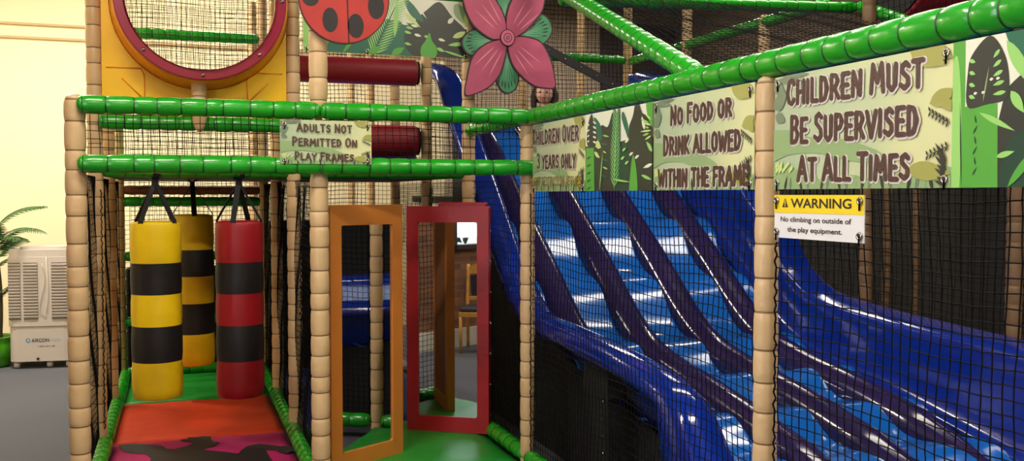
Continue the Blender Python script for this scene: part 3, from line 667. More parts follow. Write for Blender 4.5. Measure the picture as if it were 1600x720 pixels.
# leaf banner between the signs
def leafart_a(o, w, h):
    a = Art(w, h)
    a.blob([(-.1, -.1), (1.1, -.1), (1.1, 1.1), (-.1, 1.1)], 6, False)
    a.blob([(-.1, -.1), (1.1, -.1), (1.1, .6), (.7, .62), (.3, .55), (-.1, .6)], 8, False)
    a.blob([(.18, -.05), (.46, -.05), (.46, .5), (.44, .96), (.36, .8), (.25, .82), (.19, .5)], 2)
    trunk(a, .0, .15, 4, .56)
    for k in range(5): a.leaf((.02, .1*k+.02), (.10, .1*k+.05), .012, 8)
    a.blob([(.03, .60), (.18, .58), (.2, .75), (.14, .9), (.1, 1.0), (.04, .85)], 2)
    a.blob([(.14, .95), (.24, .85), (.27, .68), (.22, .64), (.17, .8)], 3)
    for k in range(5): a.leaf((.18, .62+.06*k), (.12, .64+.065*k), .014, 6)
    for k in range(4): a.leaf((.03, .64+.07*k), (.07, .66+.07*k), .012, 6)
    a.leaf((.17, .62), (.26, .55), .05, 5); a.leaf((.15, .50), (.24, .42), .03, 5)
    a.frond((.47, .0), (.50, .97), 22, .24, 3, .75, .018, 9); a.frond((.47, .0), (.50, .97), 16, .20, 9, .8, .008, 9)
    a.blob([(.60, .95), (.66, .80), (.68, .62), (.64, .7), (.58, .88)], 3)
    a.blob([(.66, -.05), (1.0, -.05), (1.02, .6), (.94, .84), (.86, .9), (.79, 1.08), (.74, .88), (.68, .72), (.70, .4)], 2)
    a.blob([(.92, 1.05), (1.05, 1.05), (1.05, .7), (.95, .8)], 4)
    a.leaf((.90, .70), (.86, .86), .035, 6); a.leaf((1.0, .44), (.92, .56), .03, 9); a.leaf((1.0, .30), (.88, .26), .02, 6)
    for k, (x, y) in enumerate(((.66, .58), (.62, .48), (.72, .42), (.6, .38), (.8, .38), (.66, .32))): a.leaf((x-.03, y), (x+.03, y+.03), .018, 9 if k % 2 else 6)
    for k in range(7): a.leaf((.985-.03*(k % 2), .62+.03*k), (.90-.03*(k % 3), .58+.05*k), .012, (5, 9)[k % 2])
    for k in range(6): a.leaf((.28+.02*(k % 2), .2+.1*k), (.36+.02*(k % 3), .17+.1*k), .012, (3, 9)[k % 2])
    a.blob([(.70, -.05), (.80, -.05), (.80, .2), (.75, .42), (.71, .2)], 4)
    a.leaf((.25, .0), (.3, .5), .014, 9); a.leaf((.46, .14), (.72, .10), .012, 9); a.leaf((.86, .18), (1.0, .12), .02, 9)
    a.build('printed_foliage', FOL, o)
o = banner(SIDE(XS, -.873, ZS), .715, HS, 'leaf_banner', 'jungle leaf print banner between the two lettered slide signs', 'banner'); leafart_a(o, .715, HS)
def leafart_b(o, w, h):
    a = Art(w, h)
    a.blob([(-.1, -.1), (1.1, -.1), (1.1, 1.1), (-.1, 1.1)], 6, False)
    a.blob([(.30, -.1), (1.1, -.1), (1.1, 1.1), (.62, 1.05), (.45, .75), (.32, .55)], 2)
    a.blob([(.34, -.1), (.8, -.1), (.8, .22), (.55, .35), (.36, .3)], 8)
    trunk(a, -.02, .09, 4); trunk(a, .055, .30, 4, .55)
    a.blob([(.0, -.1), (.05, -.1), (.06, .5), (.03, .9), (-.02, .7)], 9)
    a.leaf((.07, .0), (.05, .6), .006, 8)
    for k in range(6): a.leaf((.14+.02*(k % 2), .08+k*.07), (.17-.02*(k % 2), .14+k*.07), .008, 8)
    a.blob([(.10, .55), (.10, .78), (.13, .9), (.24, 1.0), (.33, .86), (.36, .68), (.34, .57), (.22, .55)], 2)
    a.leaf((.2, .57), (.235, .8), .006, 0)
    for k in range(5): a.leaf((.34-.01*k, .62+.07*k), (.26, .61+.06*k), .014, 9)
    for k in range(4): a.leaf((.11, .62+.08*k), (.15, .60+.08*k), .014, 9)
    for x in (.14, .19, .24, .28): a.leaf((x, .71-.08*(x < .2)), (x+.025, .715-.08*(x < .2)), .010, 6)
    a.blob([(.33, 1.05), (.55, 1.05), (.6, .9), (.5, .72), (.42, .8)], 3); a.leaf((.34, .95), (.5, .62), .045, 9); a.leaf((.37, .62), (.45, .47), .035, 9)
    a.leaf((.18, .5), (.40, .36), .02, 9); a.leaf((.29, .2), (.40, .23), .02, 9); a.leaf((.36, .0), (.56, .3), .03, 4)
    a.leaf((.7, .1), (.9, .9), .06, 3); a.leaf((.75, 0), (.95, .7), .05, 9)
    a.build('printed_foliage', FOL, o)
o = banner(SIDE(XS, -3.247, ZS), .5, HS, 'leaf_banner', 'jungle leaf print banner at the right edge beside the supervision sign', 'banner'); leafart_b(o, .5, HS)
def leafart_c(o, w, h):
    a = Art(w, h)
    a.blob([(-.1, -.1), (1.1, -.1), (1.1, 1.1), (-.1, 1.1)], 6, False)
    a.blob([(-.1, -.1), (1.1, -.1), (1.1, .4), (.8, .5), (.5, .62), (.3, .6), (-.1, .55)], 3, False)
    trunk(a, -.02, .075, 9); trunk(a, .09, .22, 4, .4); a.leaf((.03, .9), (.05, .1), .01, 4)
    a.blob([(.14, -.1), (.38, -.1), (.42, .2), (.3, .34), (.17, .25)], 3)
    a.leaf((.23, 0), (.31, .3), .03, 4); a.leaf((.16, .22), (.22, .24), .02, 9)
    a.blob([(.62, .1), (.74, -.1), (1.05, -.1), (1.03, .3), (.98, .52), (.90, .72), (.82, .97), (.74, .82), (.66, .6), (.6, .35)], 2)
    a.blob([(.60, 1.0), (.66, .88), (.72, .62), (.66, .66), (.62, .8)], 3); a.leaf((.66, .95), (.74, .66), .02, 6); a.leaf((.6, .75), (.70, .5), .04, 5)
    a.frond((.40, -.05), (.58, 1.05), 20, .36, 9, .75, .012, 3); a.leaf((.54, .3), (.56, 1.05), .04, 9)
    for k, (x, y) in enumerate(((.60, .55), (.63, .48), (.66, .52), (.62, .4), (.68, .36), (.74, .34), (.83, .3), (.62, .2))): a.leaf((x-.02, y+.02), (x+.025, y-.01), .025, (6, 9)[k % 2])
    a.blob([(.71, -.02), (.79, .0), (.80, .16), (.77, .28), (.755, .42), (.73, .28), (.70, .14)], 4)
    a.leaf((.90, .36), (1.0, .48), .05, 5); a.leaf((.87, .22), (1.02, .28), .035, 9); a.leaf((.80, .16), (.85, .1), .03, 9); a.leaf((.84, .12), (1.0, .0), .02, 9)
    a.blob([(.92, .96), (.99, .85), (1.0, .62), (.95, .66), (.91, .8)], 0); a.leaf((1.0, .9), (.98, .5), .05, 5); a.leaf((.98, .3), (1.0, .0), .05, 4)
    a.leaf((.87, .6), (.91, .72), .04, 6)
    a.leaf((.38, .0), (.46, .14), .06, 4); a.leaf((.52, .0), (.6, .14), .06, 4)
    a.build('printed_foliage', FOL, o)
o = banner(FRONT(-1.14, 1.14, 2.587), 1.12, .385, 'leaf_banner', 'jungle leaf print banner behind the ladybird and the pink flower', 'banner'); leafart_c(o, 1.12, .385)
for x, y in ((.02, .02), (.02, .22), (.42, .02), (1.1, .2), (1.1, .02)): grommet(o, x, y)

# warning sign
def warning():
    M = SIDE(-.02, -2.474, 1.507); w, h = .447, .142
    b = MB(); b.box((0, 0, -.003), (w, h, 0)); o = b.build('warning_sign', mat('white_vinyl', (226, 222, 222), .35), M=M)
    tag(o, 'small yellow and white warning sign about climbing, right of the post', 'sign')
    y = MB(); y.box((.0, h*.585, 0), (w, h, .0012)); y.build('yellow_band', mat('yellow_print', (236, 206, 40), .35), o)
    def txt(s, x, yb, height, width, bold, z):
        c = bpy.data.curves.new('t', 'FONT'); c.body = s; c.size = 1; c.offset = bold
        t = bpy.data.objects.new('t', c); COL.objects.link(t); bpy.context.view_layer.update()
        dg = bpy.context.evaluated_depsgraph_get(); me = bpy.data.meshes.new_from_object(t.evaluated_get(dg))
        bpy.data.objects.remove(t)
        co = np.array([v.co[:] for v in me.vertices]); x0, x1 = co[:, 0].min(), co[:, 0].max(); cap = .73
        m = MB(); V = [((p[0]-x0)/(x1-x0)*width+x, p[1]/cap*height+yb, z) for p in co]
        m.add(V, [tuple(q.vertices) for q in me.polygons]); return m
    ink = mat('dark_ink', (48, 40, 32), .5)
    m = txt('WARNING', .092, h*.715, .030, .30, .022, .002); m.build('lettering', ink, o)
    m = txt('No climbing on outside of', .036, h*.385, .0165, .355, .018, .0012); m.build('lettering', ink, o)
    m = txt('the play equipment.', .074, h*.155, .0165, .275, .018, .0012); m.build('lettering', ink, o)
    tr = MB(); tr.poly([(.045, h*.715), (.078, h*.715), (.0615, h*.715+.031)], .002, 0); tr.poly([(.0585, h*.78), (.0645, h*.78), (.0635, h*.715+.022), (.0595, h*.715+.022)], .0025, 1)
    tr.poly([(.0590, h*.738), (.064, h*.738), (.064, h*.765), (.0590, h*.765)], .0025, 1)
    tr.build('warning_triangle', [ink, MATS['yellow_print']], o)
    for x, yy in ((.016, .02), (w-.016, .02), (.016, h-.018), (w-.016, h-.018)): grommet(o, x, yy)
    return txt
TXT = warning()

# ------------------------------------------------------------------ ladybird and flower cut-outs
def ladybird():
    root = thing('ladybird_cutout', 'painted red ladybird cut-out board with black spots on the tall front post', 'cutout', (-1.078, -.085, 2.70))
    redp = mat('ladybird_red', (176, 46, 40), .55, noise=.14, nscale=5); blk = mat('ladybird_black', (40, 33, 33), .6); edge = mat('ladybird_edge', (70, 24, 24), .6)
    b = MB(); pts = [(.243*math.cos(t)*(1+.03*math.cos(t)), .247*math.sin(t)+(.01 if math.sin(t) > 0 else 0)) for t in np.linspace(0, 2*PI, 60)[:-1]]
    b.prism(pts, -.02, 0, 0); 
    body = b.build('board', edge, root, M=None); body.rotation_euler = (PI/2, 0, 0)
    b = MB(); b.poly([(p[0]*.975, p[1]*.975) for p in pts], .001, 0)
    w = b.build('wing_cases', redp, root); w.rotation_euler = (PI/2, 0, 0)
    s = MB(); P = [(.018, .24), (.022, 0), (.030, -.243)]
    s.poly([(.014, .23), (.018, 0), (.026, -.242), (.034, -.242), (.026, 0), (.022, .23)], .0022, 0); q = s.build('wing_line', edge, root); q.rotation_euler = (PI/2, 0, 0)
    for px, py, rx, ry in ((516, 31, 12, 19), (556, 40.5, 12.5, 19), (587.6, 10, 13, 20), (485, -4, 13, 13), (500, -52, 14, 18), (575, -50, 14, 18)):
        c = on('y', -.087, px, py); k = 5.1/1493
        s = MB(); s.poly([(c[0]+1.078+rx*k*math.cos(t), c[2]-2.70+ry*k*math.sin(t)) for t in np.linspace(0, 2*PI, 25)[:-1]], .0022, 0); q = s.build('spot', blk, root); q.rotation_euler = (PI/2, 0, 0)
    h = MB(); h.prism([(.02+.10*math.cos(t), .27+.075*math.sin(t)) for t in np.linspace(0, 2*PI, 30)[:-1]], -.015, .004, 0); q = h.build('head', blk, root); q.rotation_euler = (PI/2, 0, 0)
ladybird()
def flower():
    Y = 1.09; c = on('y', Y, 791, 60)
    root = thing('flower_cutout', 'painted pink flower cut-out board with green leaves', 'cutout', (c[0], Y, c[2]))
    pk = mat('petal_pink', (184, 80, 110), .55, noise=.12, nscale=7); pkl = mat('petal_light', (222, 138, 150), .55); gr = mat('leaf_paint', (66, 140, 96), .55, noise=.2, nscale=12); grl = mat('leaf_paint_light', (140, 200, 160), .55); dk = mat('outline_paint', (62, 34, 46), .6)
    def loc(p):
        q = on('y', Y, p[0]/4.5+700, p[1]/4.5); return (q[0]-c[0], q[2]-c[2])
    petals = [[(398,285),(330,290),(240,330),(170,410),(135,540),(120,662),(190,655),(280,610),(350,530),(385,430),(405,320)], [(425,275),(480,262),(570,272),(650,310),(710,420),(742,560),(738,614),(680,617),(600,600),(520,540),(450,450),(418,330)],
              [(385,265),(330,278),(270,255),(180,180),(130,90),(105,0),(98,-110),(190,-100),(280,-60),(335,20),(378,100),(402,190)], [(408,200),(412,110),(440,20),(500,-70),(600,-110),(690,-100),(670,0),(650,80),(590,160),(520,230),(450,262)]]
    leaves = [[(385,270),(300,280),(240,232),(185,214),(128,245),(103,300),(130,362),(175,380),(235,338),(300,296)], [(440,265),(530,250),(600,195),(645,108),(700,135),(727,200),(708,262),(655,307),(590,285),(500,275)], [(408,320),(382,430),(348,545),(370,617),(415,650),(470,622),(492,545),(460,455),(425,370)], [(402,175),(385,100),(345,0),(330,-80),(400,-120),(475,-80),(445,0),(420,80)]]
    def grow(P, k):
        P = [np.array(p) for p in P]; m = sum(P)/len(P); return [tuple(m+(p-m)*(1+k/np.linalg.norm(p-m))) for p in P]
    for grp, nm, m, ml, z in ((leaves, 'leaf', gr, grl, 0), (petals, 'petal', pk, pkl, .018)):
        for P in grp:
            P = smooth_closed([loc(p) for p in P], 6)
            b = MB(); b.prism(grow(P, .011), -.016+z, z, 0); b.poly(P, z+.001, 1)
            P = np.array(P); far = P[np.argmax((P**2).sum(1))]; d = far/np.linalg.norm(far); n = np.array([-d[1], d[0]])
            if nm == 'petal':
                for k in (-.30, -.05, .2): 
                    a0 = d*.10+n*k*.12; a1 = far*.62+n*k*.26; lens(b, a0, a1, .0045, z+.0016+abs(k)*.0002, 2, 8)
            else:
                for k in (-.7, -.42, -.2, 0, .2, .42, .7): lens(b, d*.075, far*.80*(1-.12*abs(k))+n*k*.075, .0028, z+.0016+abs(k)*.0002, 2, 6)
                for k in (-.85, -.5, -.2, .2, .5, .85): lens(b, far*.97*(1-.13*abs(k))+n*k*.075, far*.80*(1-.1*abs(k))+n*k*.062, .0045, z+.002, 0, 5)
            o = b.build(nm, [dk, m, ml], root); o.rotation_euler = (PI/2, 0, 0)
    b = MB(); circ = lambda r: [(r*math.cos(t), r*1.08*math.sin(t)) for t in np.linspace(0, 2*PI, 33)[:-1]]
    b.prism(circ(.053), .018, .032, 0); b.poly(circ(.048), .0325, 1); b.poly(circ(.030), .0330, 0); b.poly(circ(.025), .0335, 1); b.poly(circ(.012), .0340, 0); b.poly(circ(.007), .0345, 1)
    o = b.build('flower_centre', [dk, mat('centre_pink', (214, 108, 136), .55)], root); o.rotation_euler = (PI/2, 0, 0)
flower()

# ------------------------------------------------------------------ slide
def interp(pts):
    pts = sorted(pts); X = np.array([p[0] for p in pts], float); Yv = np.array([p[1] for p in pts], float)
    h = np.diff(X); d = np.diff(Yv)/h; m = np.zeros(len(X)); m[0], m[-1] = d[0], d[-1]
    for i in range(1, len(X)-1):
        if d[i-1]*d[i] > 0: w1, w2 = 2*h[i]+h[i-1], h[i]+2*h[i-1]; m[i] = (w1+w2)/(w1/d[i-1]+w2/d[i])
    def f(x):
        x = np.clip(np.asarray(x, float), X[0], X[-1]); i = np.clip(np.searchsorted(X, x)-1, 0, len(X)-2); t = (x-X[i])/h[i]
        return (2*t**3-3*t**2+1)*Yv[i]+(t**3-2*t**2+t)*h[i]*m[i]+(-2*t**3+3*t**2)*Yv[i+1]+(t**3-t**2)*h[i]*m[i+1]
    return f
ZR = interp([(3.0, 2.36), (2.7, 2.35), (2.4, 2.20), (1.62, 1.665), (1.0, 1.235), (.46, .85), (.3, .765), (.1, .695), (-.75, .555), (-1.6, .40), (-2.3, .30), (-3.1, .26)])
def wave(y):
    a = np.interp(y, [-3, -2.2, -1.2, -.2, .03, .3, .59, .87, 1.15, 1.7, 2.4], [0, 0, .03, .045, .05, .040, .033, .038, .047, .048, 0]); return a*np.cos(2*PI*(y-1.29)/.555)
TN = interp([(3.0, 2.80), (2.45, 2.66), (2.1, 2.36), (1.5, 1.83), (.84, 1.235), (.6, 1.06), (.42, .965), (.2, .905), (-.25, .885), (-.8, .86), (-1.17, .83), (-1.46, .775), (-1.6, .70), (-1.72, .58), (-1.85, .45), (-2.1, .37), (-3.1, .30)])
TF = interp([(3.2, 2.84), (3.0, 2.79), (2.2, 2.62), (1.5, 2.10), (.9, 1.62), (.6, 1.36), (.4, 1.12), (.09, .965), (-.3, .915), (-.84, .88), (-1.5, .85), (-2.5, .80), (-3.1, .74)])
def slide():
    root = thing('wave_slide', 'wide blue plastic wave slide with dark lane dividers behind the net', 'slide', (0, 0, 0))
    ys = np.linspace(2.9, -3.05, 240)
    def sheet(xs_fn, name, m):
        V = []; rows = [xs_fn(y) for y in ys]; n = len(rows[0])
        for y, row in zip(ys, rows): V += [(x, y, z) for x, z in row]
        b = MB(); b.add(V, [(i*n+j, (i+1)*n+j, (i+1)*n+j+1, i*n+j+1) for i in range(len(ys)-1) for j in range(n-1)], 0, True)
        o = b.build(name, m, root); s = o.modifiers.new('solid', 'SOLIDIFY'); s.thickness = .012; s.offset = -1; return o
    lanes = [.34, .47, .9, 1.35, 1.8, 1.98]
    def bed(y):
        z = float(ZR(y))-.055; wv = float(wave(y)); out = []
        for k in range(5):
            a, b = lanes[k], lanes[k+1]
            for j in range(6):
                t = j/6; out.append((a+(b-a)*t, z+wv-.012*math.sin(PI*t)))
        out.append((1.98, z+wv)); return out
    sheet(bed, 'lane_bed', LANE)
    def near(y):
        z = float(ZR(y))-.055; T = max(float(TN(y)), z+.03)
        out = [(.37, z-.01), (.335, z+.02), (.30, z+(T-z)*.55), (.275, T-.02), (.24, T+.002), (.20, T+.012), (.15, T+.008), (.115, T-.012), (.095, T-.045), (.09, T-.075)]
        drop = np.clip((-1.45-y)/.16, 0, 1); zb = (T-.075)*(1-drop)+.0*drop
        if drop > 0: out[-1] = (.09, min(T-.075, zb+1e-3))
        return out
    sheet(near, 'near_side_wall', BLUE)
    def far(y):
        z = float(ZR(y))-.055; T = max(float(TF(y)), z+.05)
        return [(1.96, z), (1.985, z+.015), (2.01, z+.05), (2.03, z+.05+(T-z-.05)*.35), (2.05, z+.05+(T-z-.05)*.7), (2.066, T-.012), (2.070, T-.003), (2.078, T+.003), (2.14, T+.018), (2.24, T+.040), (2.262, T+.036), (2.272, T+.02), (2.275, T-.12)]
    sheet(far, 'far_side_wall', BLUE)
    for x, ye in ((.47, -1.2), (.9, -1.9), (1.35, -1.85), (1.8, -1.68)):
        yy = np.linspace(2.75, ye, 110); b = MB()
        P = [(x, y, float(ZR(y))-.075) for y in yy]; R = [.105*min(1, ((y-ye)/.55)**.6+.03, (2.75-y)/.2*.5+.5) for y in yy]
        b.rings(P, R, 18); b.build('lane_divider', PURP, root)
    # black supports and bolted leg under the near edge
    lg = MB(); lg.box((.14, -.80, 0), (.22, -.62, .70)); lg.box((.125, -.83, .60), (.24, -.52, .75))
    lo = lg.build('support_leg', DARKPAD, root, bevel=.01)
    for k in range(7):
        b = MB(); c = (.135, -.775, .14+k*.09); b.rings([(c[0]-t, c[1], c[2]) for t in (0, .006, .012)], [.008, .008, .003], 8); b.build('bolt', STEEL, lo)
    sk = MB(); N = 40; yq = np.linspace(2.8, -1.45, N)  # black sheets added as the shade under the slide
    V = [(.33, y, 0) for y in yq]+[(.33, y, float(ZR(y))-.075) for y in yq]; sk.add(V, [(i, i+1, N+i+1, N+i) for i in range(N-1)])
    V = [(2.32, y, 0) for y in yq]+[(2.32, y, float(TF(y))-.1) for y in yq]; sk.add(V, [(i, i+1, N+i+1, N+i) for i in range(N-1)])
    o = sk.build('underside_shade_sheet', DARKPAD, root); s = o.modifiers.new('solid', 'SOLIDIFY'); s.thickness = .02
slide()
# black strap with bolts at the slide top
p, q = on('y', 2.36, 845, 72), on('y', 2.36, 968, 138); d = (q-p)/np.linalg.norm(q-p); n = np.array([-d[2], 0, d[0]])
root = thing('black_beam', 'black bolted strap sloping down to the blue slide top', 'beam', tuple(p))
b = MB(); w = .035; L = np.linalg.norm(q-p); V = []
for t in (0, L):
    for sx in (-1, 1):
        for yy in (-.012, .012): V.append(d*t+n*w*sx+np.array([0, yy, 0]))
b.add(V, [(0,1,3,2),(4,6,7,5),(0,4,5,1),(2,3,7,6),(0,2,6,4),(1,5,7,3)]); b.build('bar', BLKV, root)
for k in range(5):
    c = d*(.08+k*L/5); g = MB(); g.rings([c+np.array([0, -.012-t, 0]) for t in (0, .006, .01)], [.010, .010, .004], 8); g.build('bolt', STEEL, root)

# ------------------------------------------------------------------ air cooler
def cooler():
    root = thing('air_cooler', 'white evaporative air cooler on castors by the cream wall', 'air cooler', (-3.14, 5.0, 0), -.12)
    w, dp = .30, .24
    def slab(z0, z1, sx=1., sy=1., r=.09):
        pts = []
        for cx, cy, a0 in ((w*sx-r, dp*sy-r, 0), (-w*sx+r, dp*sy-r, PI/2), (-w*sx+r, -dp*sy+r, PI), (w*sx-r, -dp*sy+r, 1.5*PI)):
            pts += [(cx+r*math.cos(a0+t), cy+r*math.sin(a0+t)) for t in np.linspace(0, PI/2, 6)]
        return pts, z0, z1
    b = MB(); b.prism(*slab(.07, .40, .97, .97)); b.build('water_tank', WHITEP, root, bevel=.012)
    b = MB(); b.prism(*slab(.405, 1.06)); hb = b.build('housing', WHITEP, root, bevel=.012)
    b = MB(); b.prism(*slab(1.06, 1.13, .97, .97)); b.prism(*slab(1.13, 1.155, .7, .7)); b.build('top_cover', WHITEP, root, bevel=.02)
    for x0, x1 in ((-.275, -.17), (-.145, -.02), (.10, .275)):
        g = MB(); g.box((x0, -dp-.004, .47), (x1, -dp+.01, 1.01), 0)
        for k in range(18): z = .485+k*.029; g.add([(x0, -dp-.004, z), (x1, -dp-.004, z), (x1, -dp-.016, z+.014), (x0, -dp-.016, z+.014), (x0, -dp-.004, z+.018), (x1, -dp-.004, z+.018)], [(0,1,2,3),(3,2,5,4)], 1)
        g.build('louvre_grille', [GREYP, WHITEP], root)
    g = MB(); g.rings([(.02+.025*math.sin(t*5), -dp-.012, 1.0-t*.45) for t in np.linspace(0, 1, 14)]+[(.05, -dp-.014, .52), (.075, -dp-.012, .7), (.06, -dp-.01, 1.06)], .0035, 6); g.build('power_cord', WHITEP, root)
    m = TXT('AIRCON', -.085, .255, .034, .155, .02, 0); o = m.build('lettering', mat('dark_print', (70, 66, 72), .5), root); o.location = (0, -dp*.97-.002, 0); o.rotation_euler = (PI/2, 0, 0)
    m = TXT('HIRE', .078, .255, .034, .09, .0, 0); o = m.build('lettering', mat('pale_print', (172, 190, 208), .5), root); o.location = (0, -dp*.97-.002, 0); o.rotation_euler = (PI/2, 0, 0); o['label'] = 'pale blue lettering'
    m = TXT('1-800-447-188', -.03, .205, .016, .15, .0, 0); o = m.build('lettering', MATS['dark_print'], root); o.location = (0, -dp*.97-.002, 0); o.rotation_euler = (PI/2, 0, 0)
    g = MB(); g.poly([(-.115+.021*math.cos(t), .272+.021*math.sin(t)) for t in np.linspace(0, 2*PI, 20)[:-1]], 0, 0); g.poly([(-.113+.010*math.cos(t), .272+.012*math.sin(t)) for t in np.linspace(0, 2*PI, 20)[:-1]], .0006, 1)
    o = g.build('round_emblem', [mat('sky_print', (74, 150, 196), .5), WHITEP], root); o.location = (0, -dp*.97-.002, 0); o.rotation_euler = (PI/2, 0, 0)
    g = MB(); g.rings([(-.03, -dp*.97-t, .095) for t in (0, .012)], .012, 10); g.build('drain_plug', BLKV, root)
    for x in (-.23, .06, .23):
        for y in ((-.17, .17) if x != .06 else (-.17,)):
            g = MB(); g.rings([(x+t, y, .032) for t in (-.025, -.018, .018, .025)], [.022, .031, .031, .022], 14); g.rings([(x, y, .05), (x, y, .075)], .012, 8); g.build('castor', WHITEP, root)
cooler()
# ------------------------------------------------------------------ palm in a green pot
def palm():
    root = thing('potted_palm', 'potted palm in a shiny green pot left of the air cooler', 'plant', (-3.62, 5.05, 0))
    g = MB(); g.lathe([(.001, .0), (.13, .0), (.15, .02), (.185, .12), (.195, .2), (.18, .25), (.185, .275), (.20, .29), (.185, .295), (.17, .28), (.165, .24)], n=36); g.build('pot', mat('green_glaze', (64, 150, 12), .12, coat=.5), root)
    g = MB(); g.lathe([(.001, .245), (.168, .245)], n=24); g.build('soil', mat('soil', (46, 36, 28), .95), root)
    lf = mat('palm_green', (52, 92, 44), .45, noise=.2); st = mat('palm_stem', (74, 66, 44), .8)
    for x, y, h in ((0, 0, 1.0), (.05, .03, .8), (-.05, .02, .75)):
        g = MB(); g.rings([(x*1.0+.02*math.sin(t*3), y, .22+t*h) for t in np.linspace(0, 1, 10)], np.linspace(.022, .010, 10), 8); g.build('stem', st, root)
    for a, L, z0, lean in ((-.35, .62, 1.05, 1.05), (.25, .60, 1.2, .85), (-.9, .55, 1.0, 1.0), (.9, .5, .95, .9), (2.2, .55, 1.1, .8), (3.3, .6, 1.1, .9), (4.2, .55, 1.15, .6), (-1.6, .5, 1.1, .7), (-.2, .5, .55, .9), (2.8, .45, .7, .9), (-.1, .55, .85, 1.35)):
        g = MB(); d = np.array([math.cos(a), math.sin(a), 0]); P = []
        for t in np.linspace(0, 1, 16):
            th = 1.35-lean*1.75*t; P.append((P[-1] if P else np.array([0, 0, z0]))+(L/15)*(d*math.cos(th)+np.array([0, 0, math.sin(th)])))
        g.rings(P, np.linspace(.007, .002, 16), 6)
        sd = np.cross(d, [0, 0, 1.])
        for i in range(2, 16):
            t = i/15; ln = .24*math.sin(PI*(.2+.75*t))
            for sg in (-1, 1):
                for off in (0, .5):
                    p0 = np.array(P[i]) if off == 0 else (np.array(P[i])+np.array(P[i-1]))/2
                    tang = np.array(P[i])-np.array(P[i-1]); tang /= np.linalg.norm(tang)
                    q = p0+ln*(sd*sg*.75+tang*.55-np.array([0, 0, .30])); mid = (p0+q)/2+np.array([0, 0, .015]); wv = tang*.010
                    g.add([p0, mid-wv, mid+wv, q], [(0, 1, 2), (1, 3, 2)])
        g.build('frond', lf, root)
palm()
# ------------------------------------------------------------------ chair seen in the mirror
def chair():
    root = thing('dining_chair', 'pale wooden chair with a dark padded back, seen in the red mirror', 'chair', (-2.92, -2.02, 0), -.65)
    pad_m = mat('dark_upholstery', (40, 36, 46), .7)
    g = MB(); g.box((-.2, -.2, .43), (.2, .2, .47)); g.build('seat', pad_m, root, bevel=.015)
    g = MB(); g.box((-.21, -.21, .38), (.21, .21, .43)); g.build('seat_rail', WOOD, root, bevel=.005)
    for x in (-.19, .19):
        g = MB(); g.rings([(x, .19, 0), (x, .19, .4)], [.014, .02], 10); g.build('leg', WOOD, root)
        g = MB(); g.rings([(x, -.19-.05*(1-t)*(t < .45)-(t-.45)*.12*(t > .45), t*.9) for t in np.linspace(0, 1, 12)], .019, 10); g.build('leg', WOOD, root)
    g = MB(); g.prism([(-.21, .86), (-.12, .90), (0, .915), (.12, .90), (.21, .86), (.20, .79), (.1, .80), (0, .81), (-.1, .80), (-.20, .79)], .235, .265); o = g.build('crest_rail', WOOD, root, bevel=.005); o.rotation_euler = (PI/2, 0, 0)
    g = MB(); g.prism([(-.15, .56), (.15, .56), (.165, .78), (0, .80), (-.165, .78)], .235, .26); o = g.build('back_pad', pad_m, root, bevel=.008); o.rotation_euler = (PI/2, 0, 0)
    g = MB(); g.box((-.19, -.245, .51), (.19, -.22, .55)); g.build('cross_rail', WOOD, root, bevel=.004)
chair()

